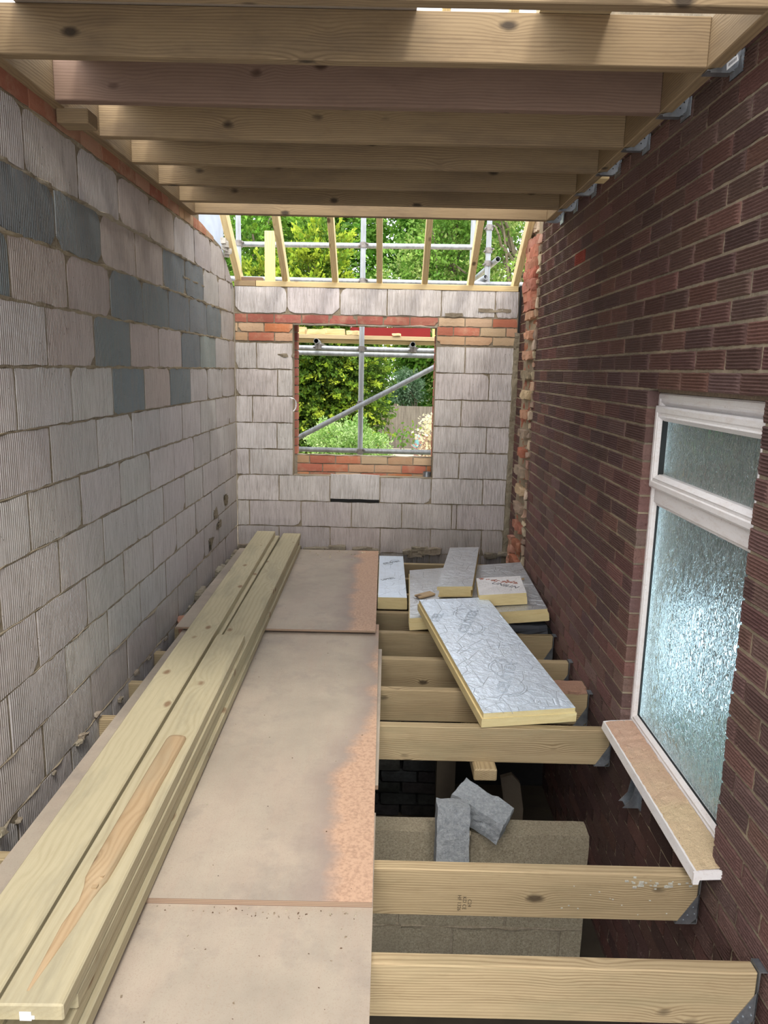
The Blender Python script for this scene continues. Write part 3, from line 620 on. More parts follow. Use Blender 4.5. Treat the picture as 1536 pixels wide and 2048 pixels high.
# room behind the window
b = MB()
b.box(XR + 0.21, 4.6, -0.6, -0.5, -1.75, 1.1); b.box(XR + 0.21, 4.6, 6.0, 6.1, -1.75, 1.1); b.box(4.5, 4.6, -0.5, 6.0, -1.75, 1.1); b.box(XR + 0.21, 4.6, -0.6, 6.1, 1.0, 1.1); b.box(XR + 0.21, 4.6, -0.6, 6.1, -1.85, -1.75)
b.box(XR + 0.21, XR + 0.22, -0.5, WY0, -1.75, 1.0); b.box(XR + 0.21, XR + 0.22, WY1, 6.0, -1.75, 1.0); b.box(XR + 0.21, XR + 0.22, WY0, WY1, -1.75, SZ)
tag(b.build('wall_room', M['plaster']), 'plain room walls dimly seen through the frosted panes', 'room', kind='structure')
fr = empty('patch_box', (1.75, 3.9, -1.745), 'white box added to give the tall frosted pane its bright patch', 'patch_box')  # made-up white box, sized to give the lower pane a bright patch
b = MB(); b.box(1.345, 2.05, 3.62, 4.25, -1.74, -1.12); child(b, 'body', M['enamel'], fr)
b = MB(); b.box(1.345, 2.05, 3.60, 3.617, -1.68, -1.14); child(b, 'box_front', M['enamel'], fr)
pl = bpy.data.lights.new('fill_lamp', 'AREA'); pl.energy = 34; pl.size = 0.5; pl.spread = math.radians(100); pl.color = (0.62, 0.83, 1.0); po = bpy.data.objects.new('fill_lamp', pl); COL.objects.link(po); po.location = (2.7, 2.1, -1.35)  # added unseen lamp that only brightens the white box behind the pane
po.rotation_euler = (Vector((-1.05, 1.5, -0.05)).normalized()).to_track_quat('-Z', 'Y').to_euler()

# ---- ground, void below the floor
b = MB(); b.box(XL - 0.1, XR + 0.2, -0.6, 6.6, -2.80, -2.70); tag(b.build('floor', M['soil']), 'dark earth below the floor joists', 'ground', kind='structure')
b = MB(); b.box(-40, 40, 6.61, 70, -2.5, -2.3); tag(b.build('ground', M['ground']), 'garden ground beyond the far wall', 'ground', kind='structure')
b = MB(); b.m = 0
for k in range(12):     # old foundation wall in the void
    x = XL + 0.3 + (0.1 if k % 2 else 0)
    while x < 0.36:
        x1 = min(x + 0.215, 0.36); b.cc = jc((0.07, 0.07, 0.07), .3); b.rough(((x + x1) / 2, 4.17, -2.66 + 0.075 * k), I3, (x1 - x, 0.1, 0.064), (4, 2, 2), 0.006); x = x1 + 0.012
b.cc = (0.03, 0.03, 0.03); b.box(XL, 0.35, 4.16, 4.24, -2.7, -1.80); b.box(0.35, 1.08, 4.5, 4.6, -2.7, -1.63)  # near-black panels behind the bricks; the right one stands for the dark void
tag(b.build('wall_below', M['darkbrick']), 'near black old brick footing in the void under the floor', 'wall', kind='structure')

# ------------------------------------------------------------------ floor joists, hangers
ORD = ['nearest', 'second', 'third', 'fourth', 'fifth', 'sixth', 'seventh', 'eighth', 'ninth', 'tenth']
fj = [1.81, 2.20, 3.19, 3.585, 4.0, 4.41, 4.81, 5.21, 5.62, 6.09]
fl = ['floor joist crossing the bottom edge of the picture, nearest the viewer', 'floor joist with a small ink stamp, passing under the near end of the sill',
      'floor joist with bold grain just beyond the open pit', 'floor joist with brick dust heaped on its right end', 'floor joist under the middle of the long foil board', 'floor joist under the far half of the long foil board',
      'floor joist in front of the overlapping foil boards', 'dark floor joist beneath the narrow foil board beside the sheets', 'floor joist hidden mostly under the wide grey foil board', 'last floor joist along the foot of the far wall']
JO = []
for i, y in enumerate(fj):
    dz = random.uniform(-.003, .003)
    o = timber('floor_joist', (XL - 0.0, y - 0.0225, JT - 0.086 + dz), (1.052, y - 0.0225, JT - 0.086 + dz), 0.045, 0.172, M['joist'], bev=0.004)
    tag(o, fl[i], 'joist', 'timber floor joists spanning the room'); JO.append(o)
def addlabel(parent, mb, name, mat, label=None):
    o = mb.build(name, mat); o.parent = parent; o.matrix_parent_inverse = parent.matrix_world.inverted(); 
    if label: o['label'] = label
    return o
def text_mesh(body, size, mat, name, mw, parent=None, outline=0.0, label=None, ext=0.0004, sx=1.0, space=1.0):
    cu = bpy.data.curves.new(name, 'FONT'); cu.body = body; cu.size = size; cu.align_x = 'CENTER'; cu.align_y = 'CENTER'; cu.space_character = space
    if outline: cu.fill_mode = 'NONE'; cu.bevel_depth = outline; cu.bevel_resolution = 0
    else: cu.extrude = ext
    cu.resolution_u = 3
    ob = bpy.data.objects.new(name, cu); COL.objects.link(ob); bpy.context.view_layer.update()
    me = bpy.data.meshes.new_from_object(ob.evaluated_get(bpy.context.evaluated_depsgraph_get())); bpy.data.objects.remove(ob); bpy.data.curves.remove(cu)
    me.materials.clear(); me.materials.append(mat)
    o = bpy.data.objects.new(name, me); COL.objects.link(o); o.matrix_world = mw @ Matrix.Diagonal((sx, 1, 1, 1))
    if parent: o.parent = parent; o.matrix_parent_inverse = parent.matrix_world.inverted()
    if label: o['label'] = label
    return o
bpy.context.view_layer.update()
FR = lambda x, y, z: Matrix(((1, 0, 0, x), (0, 0, -1, y), (0, 1, 0, z), (0, 0, 0, 1)))      # a face that looks back at -Y
ROT = Matrix.Rotation(math.radians(-90), 4, 'Z')
text_mesh('C24\nKD CE\nHF 1326', 0.017, M['ink'], 'grading_stamp', FR(0.286, fj[1] - 0.0455, JT - 0.118) @ Matrix.Rotation(math.radians(-90), 4, 'Z'), JO[1], label='small black grading stamp', ext=0.0002)
b = MB(); rr = random.Random(5)
for k in range(40):
    x = 0.90 + rr.gauss(0, .05); z = JT - 0.03 + rr.gauss(0, .012); s = rr.uniform(.002, .007)
    if k > 26: x = rr.uniform(0.6, 1.03); z = JT - rr.uniform(.02, .15); s = rr.uniform(.0015, .003)
    b.cc = (0.55, 0.55, 0.48); b.rough((x, fj[1] - 0.0458, z), I3, (s * 2.2, 0.003, s * 1.2), (2, 1, 2), 0.001, rnd=rr)
addlabel(JO[1], b, 'mortar_splash', M['rubble'], 'grey mortar splashes near the right end')['kind'] = 'stuff'
b = MB()
for k in range(14):
    b.cc = (0.40, 0.24, 0.17); b.rough((0.86 + 0.013 * k, 3.565 + rr.uniform(-.006, .006), JT + 0.006), I3, (0.035, 0.05, 0.014), (3, 3, 2), 0.006, rnd=rr)
b.rough((0.93, 3.64, JT - 0.004), I3, (0.26, 0.10, 0.02), (6, 4, 2), 0.008, rnd=rr)
tag(b.build('brick_dust', M['rubble']), 'reddish brick dust heaped on the joist end beside the long foil board', 'debris', kind='stuff')
def hanger(y, zt, zb, label, group, empty_=False, xe=1.052, xw=XR - 0.004, x0=0.985):
    yf = y - 0.0468; yb_ = y + 0.0018
    h = empty('joist_hanger', (xe, y - 0.02, zb), label, 'bracket', group)
    b = MB(); b.prism([(x0, zb - 0.003), (xe - 0.02, zb - 0.003), (xe + 0.004, zb + 0.02), (xe + 0.004, zt - 0.06), (x0 + 0.01, zb + 0.012)], 1, yf - 0.0015, yf)
    b.prism([(x0, zb - 0.003), (xe - 0.02, zb - 0.003), (xe + 0.004, zb + 0.02), (xe + 0.004, zt - 0.06), (x0 + 0.01, zb + 0.012)], 1, yb_, yb_ + 0.0015)
    child(b, 'side_plate', M['galv'], h)
    b = MB(); b.box(x0, xe + 0.004, yf, yb_, zb - 0.0035, zb - 0.0015); child(b, 'seat', M['galv'], h)
    b = MB(); b.box(xe + 0.002, xe + 0.005, yf - 0.0015, yb_ + .0015, zb, zt + 0.002); b.box(xe + .005, xw, yf - .001, yb_, zt - 0.001, zt + 0.002); child(b, 'back_plate', M['galv'], h)
    if y < 3.3:
        for k, (dx, dz) in enumerate(((-0.018, 0.06), (-0.012, 0.035), (-0.034, 0.03), (-0.046, 0.012))):
            b = MB(); b.tube((xe + dx + .006, yf - 0.0045, zb + dz), (xe + dx + .006, yf - 0.001, zb + dz), 0.0028, n=8); child(b, 'nail', M['galv'], h)
    return h
for i, y in enumerate(fj[:9]): hanger(y, JT, JT - 0.172, 'galvanised hanger at the right end of the %s' % ['nearest floor joist', 'stamped floor joist below the sill end', 'bold grained joist beyond the pit', 'joist heaped with brick dust', 'joist under the middle of the long board', 'joist under the long board far half', 'joist before the overlapping boards', 'dark joist under the narrow foil board', 'joist hidden under the wide grey foil board'][i], 'hangers on the floor joists')
# empty hanger on the wall over the pit
h = empty('joist_hanger', (1.06, 2.84, -1.78), 'empty galvanised hanger on the brick wall above the open pit', 'bracket')
b = MB(); b.box(1.070, 1.074, 2.76, 2.86, -1.76, -1.60); child(b, 'back_plate', M['galv'], h)
b = MB(); b.box(1.02, 1.074, 2.785, 2.835, -1.762, -1.759); child(b, 'seat', M['galv'], h)
b = MB(); b.prism([(1.005, -1.762), (1.074, -1.762), (1.074, -1.62), (1.05, -1.66), (1.04, -1.72)], 1, 2.783, 2.785); b.prism([(1.005, -1.762), (1.074, -1.762), (1.074, -1.62), (1.05, -1.66), (1.04, -1.72)], 1, 2.835, 2.837); child(b, 'side_plate', M['galv'], h)

# ---- pit: sleeper wall of dense blocks and loose pieces
b = MB(); b.m = 0
SY = 2.72
def dense(x0, x1, z0, z1): b.m = 0; b.rough(((x0 + x1) / 2, SY + 0.05, (z0 + z1) / 2), I3, (x1 - x0, 0.1, z1 - z0), (10, 3, 5), 0.0025, edge=0.004)
dense(-0.78, -0.345, -2.062, -1.85); dense(-0.335, 0.33, -2.062, -1.85); dense(0.375, 0.86, -2.062, -1.852); dense(-1.25, -0.79, -2.062, -1.85)
for r, off in ((1, 0.02), (2, -0.2), (3, 0.02)):
    x = -1.28 + off; z1 = -1.85 - 0.222 * r
    while x < 0.86: dense(max(x, -1.28), min(x + 0.44, 0.86), z1 - 0.212, z1); x += 0.45
b.m = 1; b.cc = (0.22, 0.19, 0.14); b.box(-1.28, 0.855, SY + 0.008, SY + 0.095, -2.70, -1.868)
for x0, x1, z in ((-1.2, 0.86, -2.067), (-1.2, 0.86, -2.29), (0.1, 0.86, -2.29), (0.25, .5, -2.07), (0.7, .86, -2.07)): smear(b, X, NB, x0, x1, z, (0, SY + 0.004, 0), 0.014, 0.010, (0.20, 0.17, 0.12))
smear(b, X, NB, 0.33, 0.375, -1.86, (0, SY + 0.004, 0), 0.012, 0.012, (0.30, 0.27, 0.2))
for k in range(4): b.cc = (0.32, 0.29, 0.22); b.rough((0.70 + 0.045 * k, SY - 0.01, -2.075 + random.uniform(-.02, .02)), I3, (0.07, 0.03, 0.05), (4, 3, 3), 0.016)
b.cc = (0.13, 0.12, 0.10); b.box(0.332, 0.374, SY + 0.004, SY + 0.09, -2.06, -1.86)
tag(b.build('sleeper_wall', [M['dense'], M['mortar']]), 'low wall of tan concrete blocks in the pit under the joists', 'wall', 'masonry in the pit')
def axes(rz, rx=0, ry=0):
    m = Matrix.Rotation(rz, 3, 'Z') @ Matrix.Rotation(ry, 3, 'Y') @ Matrix.Rotation(rx, 3, 'X'); return tuple(m.col[i].copy() for i in range(3))
b = MB(); b.rough((0.290, 2.655, -1.815), axes(0.02, -0.14, 0.01), (0.130, 0.085, 0.26), (7, 4, 10), 0.004, edge=0.01)
tag(b.build('split_stone', M['stone']), 'blue grey stone standing upright against the tan block wall', 'stone', 'split stones in the pit')
b = MB(); b.rough((0.415, 2.765, -1.775), axes(-0.50, 0.10, 0.30), (0.235, 0.125, 0.105), (9, 5, 5), 0.008, edge=0.015)
tag(b.build('split_stone', M['stone']), 'blue grey stone lying tilted on top of the tan block wall', 'stone', 'split stones in the pit')
o = timber('timber_stub', (0.477, 3.075, -1.80), (0.472, 3.75, -1.815), 0.105, 0.058, M['joist'], bev=0.006); tag(o, 'short timber stub poking out below the joist at the far side of the pit', 'timber')
b = MB(); b.cc = (0.20, 0.17, 0.13); b.prism([(0.64, -2.12), (0.70, -2.10), (0.745, -2.15), (0.77, -2.30), (0.77, -2.70), (0.70, -2.70), (0.67, -2.3)], 1, 3.6, 3.63)
tag(b.build('leaning_offcut', M['rubble']), 'dim curved offcut standing in the dark behind the tan block wall', 'offcut')
b = MB(); b.box(0.30, 0.40, 3.62, 3.70, -2.7, -1.80); tag(b.build('prop_post', M['soil']), 'dark post standing in the void behind the upright stone', 'post')

# ------------------------------------------------------------------ sheets of board
def sheet(x0, x1, y0, y1, z0, th, mat, label, rz=0.0, tilt=0.0):
    """a sheet whose right edge is local x=0 so its weathering follows its own edge"""
    b = MB(); b.m = 1; L = y1 - y0; n = 24; top = []; bot = []
    for i in range(n + 1):
        yy = L * i / n; dz = tilt * (yy / L)
        top.append([b.V((x0 - x1, yy, th + dz)), b.V((0, yy, th + dz))]); bot.append([b.V((x0 - x1, yy, dz)), b.V((0, yy, dz))])
    for i in range(n):
        b.m = 0; b.F(top[i][0], top[i][1], top[i + 1][1], top[i + 1][0]); b.m = 1
        b.F(bot[i][1], bot[i][0], bot[i + 1][0], bot[i + 1][1]); b.F(top[i][1], bot[i][1], bot[i + 1][1], top[i + 1][1]); b.F(top[i][0], top[i + 1][0], bot[i + 1][0], bot[i][0])
    b.F(bot[0][0], bot[0][1], top[0][1], top[0][0]); b.F(bot[n][1], bot[n][0], top[n][0], top[n][1])
    o = b.build('plywood_sheet', [mat, M['plyedge']]); o.location = (x1, y0, z0); o.rotation_euler = (0, 0, rz); return tag(o, label, 'board', 'weathered sheets laid over the joists')
sheet(-1.215, -0.014, 0.3, 2.44, JT, 0.018, M['plyA'], 'nearest brown board sheet, at the bottom edge of the picture')
sheet(-1.20, -0.008, 2.62, 4.05, JT, 0.018, M['plyA'], 'board sheet hidden under the large middle sheet, only its right edge showing')
sheet(-1.200, -0.016, 1.955, 4.42, JT + 0.0185, 0.018, M['plyB'], 'large middle board sheet with bare orange patches along its right edge', rz=0.006)
sheet(-1.245, -0.052, 4.27, 6.24, JT + 0.037, 0.012, M['plyC'], 'lower of the two thin sheets by the far wall, showing a shadowed front edge', rz=0.006)
sheet(-1.25, -0.048, 4.225, 6.22, JT + 0.0515, 0.012, M['plyC'], 'upper sheet by the far wall with a broad orange right edge', rz=0.006)

# ------------------------------------------------------------------ stack of planks
PG = 'green treated planks stacked on the sheets'
zb = JT + 0.0375
def plank(xa, ya, xb, yb, lvl, wd, lift, label, th=0.043):
    z0 = zb + 0.003 + lvl * (th + 0.0012) + th / 2
    f0 = lift * max(0, (ya - 1.0) / 5.2); f1 = lift * max(0, (yb - 1.0) / 5.2)
    return tag(timber('plank', (xa, ya, z0 + f0), (xb, yb, z0 + f1), wd, th, M['plank'], bev=0.004), label, 'plank', PG)
LC = lambda y: -0.9165 - 0.0945 * (y - 1.42) / 4.67 - 0.006 * math.sin((y - 1.4) / 4.7 * math.pi)
RC = lambda y: -0.764 - 0.046 * (y - 1.5) / 4.7
lift = 0.032
plank(LC(0.95) - .01, 0.95, LC(6.05), 6.05, 0, 0.148, lift, 'bottom plank of the left hand pile'); plank(LC(1.0), 1.0, LC(6.1) + .004, 6.10, 1, 0.148, lift, 'second plank up in the left hand pile')
plank(LC(0.95) - .006, 0.95, LC(6.12) + 0.034, 6.12, 2, 0.152, lift, 'plank in the left hand pile showing as a narrow strip between the two piles')
plank(LC(0.9) - .004, 0.9, LC(6.09), 6.09, 3, 0.154, lift, 'long top plank of the left hand pile, reaching the far wall')
plank(RC(1.0) + 0.010, 1.05, RC(6.18) + 0.006, 6.16, 0, 0.150, lift, 'bottom plank of the right hand pile'); plank(RC(1.2) - .004, 1.2, RC(6.2) - .004, 6.20, 1, 0.148, lift, 'middle plank of the right hand pile')
plank(RC(1.42) - .002, 1.46, RC(6.22), 6.22, 2, 0.152, lift, 'top plank on the far half of the right hand pile')
tp = plank(-0.760, 1.385, -0.796, 3.66, 3, 0.146, lift, 'short topmost plank of the right hand pile with a paper scrap on its near end')
bpy.context.view_layer.update()
b = MB(); b.box(-0.783, -0.757, 1.3825, 1.3842, -1.426, -1.404); b.box(-0.757, -0.750, 1.3825, 1.3842, -1.422, -1.414); addlabel(tp, b, 'paper_scrap', M['sticker'], 'white paper scrap on the end grain')
# half round strip peeled from the plank
b = MB(); path = [(2.575, .006, .030), (2.565, .016, .034), (2.54, .021, .036), (2.3, .023, .036), (2.0, .024, .035), (1.85, .025, .034), (1.78, .023, .031), (1.755, .012, .024), (1.70, .007, .016), (1.62, .006, .018), (1.52, .004, .011), (1.42, .002, .003)]
prev = None; ztop = zb + 0.003 + 4 * 0.0442 - 0.001
for y, hh, hw in path:
    xc = -0.768 - (0.012 if y < 1.7 else 0) * (1.75 - y) / .3 - 0.0 + 0.003 * noise.noise((y * 6, 1, 1)); zt = ztop + lift * (y - 1.0) / 5.2; row = []
    for a in range(9):
        t = math.pi * a / 8; row.append(b.V((y, -(xc - math.cos(t) * hw), zt - 0.001 + max(0, math.sin(t)) ** 0.6 * hh * (1 + .1 * noise.noise((y * 20, t, 0))))))
    if prev:
        for k in range(8): b.F(prev[k], prev[k + 1], row[k + 1], row[k])
    else: b.F(*row)
    prev = row
st = b.build('wood_strip', M['strip'], smooth=True, loc=(2.0, 0.77, ztop)); st.location = (-0.77, 2.0, ztop); st.rotation_euler = (0, 0, math.pi / 2); bpy.context.view_layer.update(); tag(st, 'rounded orange brown wood strip lying on the topmost plank', 'offcut')
b = MB(); b.cc = (0.5, 0.27, 0.1)
for k in range(7): b.rough((-0.762 + random.uniform(-.014, .012), 1.765 + random.uniform(-.02, .02), ztop + 0.012 + random.uniform(-.004, .006)), I3, (0.014, 0.016, 0.014), (3, 3, 3), 0.005)
o = addlabel(st, b, 'resin_knot', M['strip'], 'broken amber knot at the near end')

# ------------------------------------------------------------------ insulation boards
IG = 'foil faced insulation boards lying on the joists'
def insul(cx, cy, zt0, L, W, rz, th, foil, label, tilt=0.0, lip=0.008, under=0.0, roll=0.0, n=1):
    """centre, top height, length along local Y, width along local X"""
    e = empty('insulation_board', (cx, cy, zt0), label, 'insulation', IG)
    e.rotation_euler = (tilt, roll, rz); bpy.context.view_layer.update()
    def put(b, name, mat, lab=None):
        o = b.build(name, mat); o.parent = e
        if lab: o['label'] = lab
        return o
    b = MB(); b.box(-W / 2, W / 2, -L / 2, L / 2, -0.0012, 0); put(b, 'foil_facing', foil)
    b = MB(); h = th * 0.36; q = (-W / 2, W / 2, -L / 2, L / 2)
    b.box(q[0], q[1], q[2], q[3], -h, -0.0012)
    b.box(q[0] - lip, q[1] + lip, q[2] - lip * .6, q[3], -th + .004, -h)
    b.box(q[0] - lip * .3, q[1] + lip * .3, q[2] - lip * .1, q[3], -th, -th + .004)
    put(b, 'foam_core', M['foam']); return e
def logo(e, body, x, y, rot, size, mat, outline, arcs=True, lab='printed logo'):
    mw = Matrix.Translation((x, y, 0.0006)) @ Matrix.Rotation(rot, 4, 'Z')
    o = text_mesh(body, size, mat, 'printed_logo', mw, None, outline, lab, ext=0.0003, sx=1.0, space=1.05); o.parent = e
    if arcs:
        b = MB()
        for s in (1, -1):
            for rad in (size * 1.25, size * 1.42):
                pr = None; n = 18
                for k in range(n + 1):
                    a = (0.10 + 0.85 * k / n) * math.pi if rad < size * 1.3 else (0.10 + 0.85 * k / n * .6) * math.pi
                    c = Vector((s * size * 1.15, s * 0.0, 0)); p = c + Vector((math.cos(a) * rad * s * 1.0, math.sin(a) * rad * s, 0))
                    d = (p - c).normalized() * 0.0014; r = (b.V(p - d), b.V(p + d))
                    if pr: b.F(pr[0], pr[1], r[1], r[0])
                    pr = r
        a = b.build('printed_swoosh', mat); a.parent = e; a.matrix_basis = mw @ Matrix.Translation((0, 0, 0.0004))
    return o
def creases(e, lines, mat, wd=0.0012):
    b = MB()
    for pts in lines:
        for (x0, y0), (x1, y1) in zip(pts, pts[1:]):
            d = Vector((x1 - x0, y1 - y0, 0)).normalized(); q = Vector((-d.y, d.x, 0)) * wd
            p0 = Vector((x0, y0, .0007)); p1 = Vector((x1, y1, .0007)); b.F(b.V(p0 - q), b.V(p0 + q), b.V(p1 + q), b.V(p1 - q))
    o = b.build('crease_marks', mat); o.parent = e; o['label'] = 'thin grey scratches and creases'; o['kind'] = 'stuff'
# A: narrow board beside the sheets
A_ = insul(0.052, 5.40, -1.52, 1.14, 0.196, 0.005, 0.084, M['foil'], 'narrow foil board with two logos beside the orange edged sheet', lip=0.003)
logo(A_, 'CELOTEX', 0.0, 0.36, math.radians(34), 0.036, M['dkprint'], 0.0006); logo(A_, 'LOTEX', -0.030, -0.12, math.radians(34), 0.036, M['dkprint'], 0.0006, arcs=False)
# C: wide grey board
C_ = insul(0.615, 4.98, -1.522, 1.13, 0.855, math.radians(0.0), 0.080, M['foil_grey'], 'wide dull grey foil board under the smaller pieces')
C_.rotation_euler = (0, -0.106, math.radians(-1.5)); C_.location = (0.600, 4.965, -1.476)
# B: thick tapered piece
B_ = insul(0.552, 5.285, -1.402, 1.13, 0.235, math.radians(-9), 0.072, M['foil_grey'], 'long narrow foil piece propped across the wide grey board', lip=-0.012, roll=-0.08)
# D: small dirty white block with print
D_ = insul(0.762, 4.70, -1.378, 0.39, 0.298, math.radians(-4), 0.076, M['foil_white'], 'small square foil piece with black UNILIN print and red brick dust', lip=0.002, roll=-0.10)
logo(D_, 'UNILIN', 0.03, -0.01, math.radians(-42), 0.062, M['dkprint'], 0, arcs=False, lab='black printed word')
b = MB(); rr = random.Random(9)
for k in range(60):
    t = rr.random(); b.cc = (0.45, 0.22, 0.17); s = rr.uniform(.003, .010); b.rough((-0.14 + t * 0.26, 0.185 - t * 0.16 + rr.gauss(0, .015), 0.001), I3, (s * 1.8, s * 1.4, 0.002), (1, 1, 1), 0.001, rnd=rr)
o = b.build('brick_dust_smear', M['rubble']); o.parent = D_; o['label'] = 'streak of red brick dust'
# E: the long bright board, near end lower
v_near = Vector(((0.892 + 0.473) / 2, (3.235 + 3.12) / 2, -1.527)); v_far = Vector((0.4385, 4.512, -1.418))
cE = (v_near + v_far) / 2; dE = v_far - v_near; LE = dE.length
E_b = insul(cE.x, cE.y, cE.z, LE, 0.445, 0, 0.074, M['foil'], 'long bright foil board sloping toward the viewer across the open joists')
yv = dE.normalized(); xv = Vector((0.428, 0.14, 0)).normalized(); 
xv = Vector((yv.y, -yv.x, 0)).normalized(); zv = xv.cross(yv).normalized()
mw = Matrix((xv, yv, zv)).transposed().to_4x4(); mw.translation = cE; E_b.matrix_world = mw
bpy.context.view_layer.update()
logo(E_b, 'CELOTEX', 0.0, 0.33, math.radians(62), 0.078, M['print'], 0.0010); logo(E_b, 'CELOTEX', 0.0, -0.36, math.radians(62), 0.078, M['print'], 0.0010)
logo(E_b, 'CEL', -0.175, 0.40, math.radians(62), 0.078, M['print'], 0.0010, arcs=False)
def wav(x0, x1, y, a, sd): return [(x0 + (x1 - x0) * k / 14, y + a * noise.noise((k * .45, sd, 0)) + (x0 + (x1 - x0) * k / 14) * .18) for k in range(15)]
creases(E_b, [wav(-0.21, 0.21, -0.02, 0.03, 1.3), wav(-0.19, 0.10, -0.52, 0.03, 4.1), [(-0.17, -0.14), (-0.14, -0.42)], [(0.0, -0.16), (-0.01, -0.28)], [(-0.10, -0.55), (-0.085, -0.62), (-0.09, -0.70)], [(-0.14, -0.6), (-0.13, -0.69)], [(0.06, -0.62), (0.08, -0.60), (0.07, -0.64)], [(0.11, -0.6), (0.10, -0.66)], [(0.02, 0.14), (0.05, 0.12)]], M['print'])
# wood scraps and chips on the boards
o = timber('wood_chip', (0.22, 4.80, -1.503), (0.33, 4.87, -1.494), 0.07, 0.014, M['strip'], bev=0.004); tag(o, 'orange wood chip left of the propped foil piece', 'offcut', 'wood scraps on the insulation')
o = timber('wood_chip', (0.90, 5.00, -1.432), (0.98, 5.03, -1.424), 0.012, 0.012, M['strip'], bev=0.002); tag(o, 'thin wood splinter to the right of the small printed piece', 'offcut', 'wood scraps on the insulation')
# small dark stack of felt by the wall under the wide board
b = MB(); b.rough((0.90, 4.86, JT + 0.030), I3, (0.26, 0.94, 0.058), (4, 10, 3), 0.005); tag(b.build('felt_bundle', M['dkprint']), 'black folded felt under the raised right side of the wide grey board', 'felt')
b = MB(); rr = random.Random(12)
for k in range(150):
    x = rr.uniform(-0.70, -0.04); y = rr.choice((rr.uniform(1.2, 1.93), rr.uniform(1.9, 1.945), rr.uniform(2.0, 4.1), rr.uniform(5.9, 6.2))); s = rr.uniform(.0015, .004)
    if y > 5: s *= 2.2
    zt = JT + (0.0185 if y < 1.95 else 0.037 if y < 4.2 else 0.064); b.cc = rr.choice(((0.14, 0.09, 0.06), (0.45, 0.40, 0.30), (0.30, 0.24, 0.17)) if y < 5 else ((0.62, 0.54, 0.38),)); b.rough((x, y, zt + s * .3), axes(rr.uniform(0, 3)), (s * 2.2, s * 1.6, s), (1, 1, 1), 0.0, edge=0.3, rnd=rr)
tag(b.build('sheet_debris', M['rubble']), 'tiny chips and grit scattered over the brown sheets', 'debris', kind='stuff')
# brick end by the left wall
b = MB(); b.cc = (0.42, 0.22, 0.15); b.rough((-1.262, 4.42, -1.60), axes(0.3), (0.06, 0.16, 0.07), (4, 6, 4), 0.008); tag(b.build('brick_piece', M['redbrick']), 'broken reddish brick wedged at the left wall beside the sheet corner', 'brick')

# ------------------------------------------------------------------ ceiling joists
cj = [1.37, 1.79, 2.195, 2.59, 3.00, 3.43, 3.83, 4.25, 4.65, 5.0]
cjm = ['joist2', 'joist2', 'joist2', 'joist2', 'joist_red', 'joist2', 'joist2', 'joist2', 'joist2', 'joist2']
cl_ = ['ceiling joist above the viewer, out of sight', 'ceiling joist above the viewer, out of sight', 'ceiling joist cut off by the top edge of the picture', 'nearest full ceiling joist, lit in bright patches toward its right end', 'reddish second ceiling joist with a round knot near its left end',
       'third ceiling joist, with an oval knot left of its middle', 'fourth ceiling joist, darkened with smudges', 'fifth ceiling joist from the nearest full one', 'ceiling joist just in front of the last one', 'last ceiling joist, directly above the view of the rafters']
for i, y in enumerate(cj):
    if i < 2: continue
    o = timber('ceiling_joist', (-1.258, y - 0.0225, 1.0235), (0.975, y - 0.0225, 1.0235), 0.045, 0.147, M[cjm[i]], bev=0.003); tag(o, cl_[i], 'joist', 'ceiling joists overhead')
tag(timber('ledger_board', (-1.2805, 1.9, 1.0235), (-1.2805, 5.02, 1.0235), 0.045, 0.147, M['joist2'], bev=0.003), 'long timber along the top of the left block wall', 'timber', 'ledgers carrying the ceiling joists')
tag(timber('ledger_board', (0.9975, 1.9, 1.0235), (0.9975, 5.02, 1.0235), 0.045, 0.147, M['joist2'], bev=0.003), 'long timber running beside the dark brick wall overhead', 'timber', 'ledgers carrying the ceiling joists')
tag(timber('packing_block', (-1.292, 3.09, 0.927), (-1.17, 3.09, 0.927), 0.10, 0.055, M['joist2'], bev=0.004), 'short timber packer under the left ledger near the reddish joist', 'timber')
tag(timber('packing_block', (1.021, 4.00, 0.99), (1.079, 4.00, 0.99), 0.10, 0.06, M['rafter'], bev=0.003), 'short pale timber packer between the right ledger and the brick wall', 'timber')
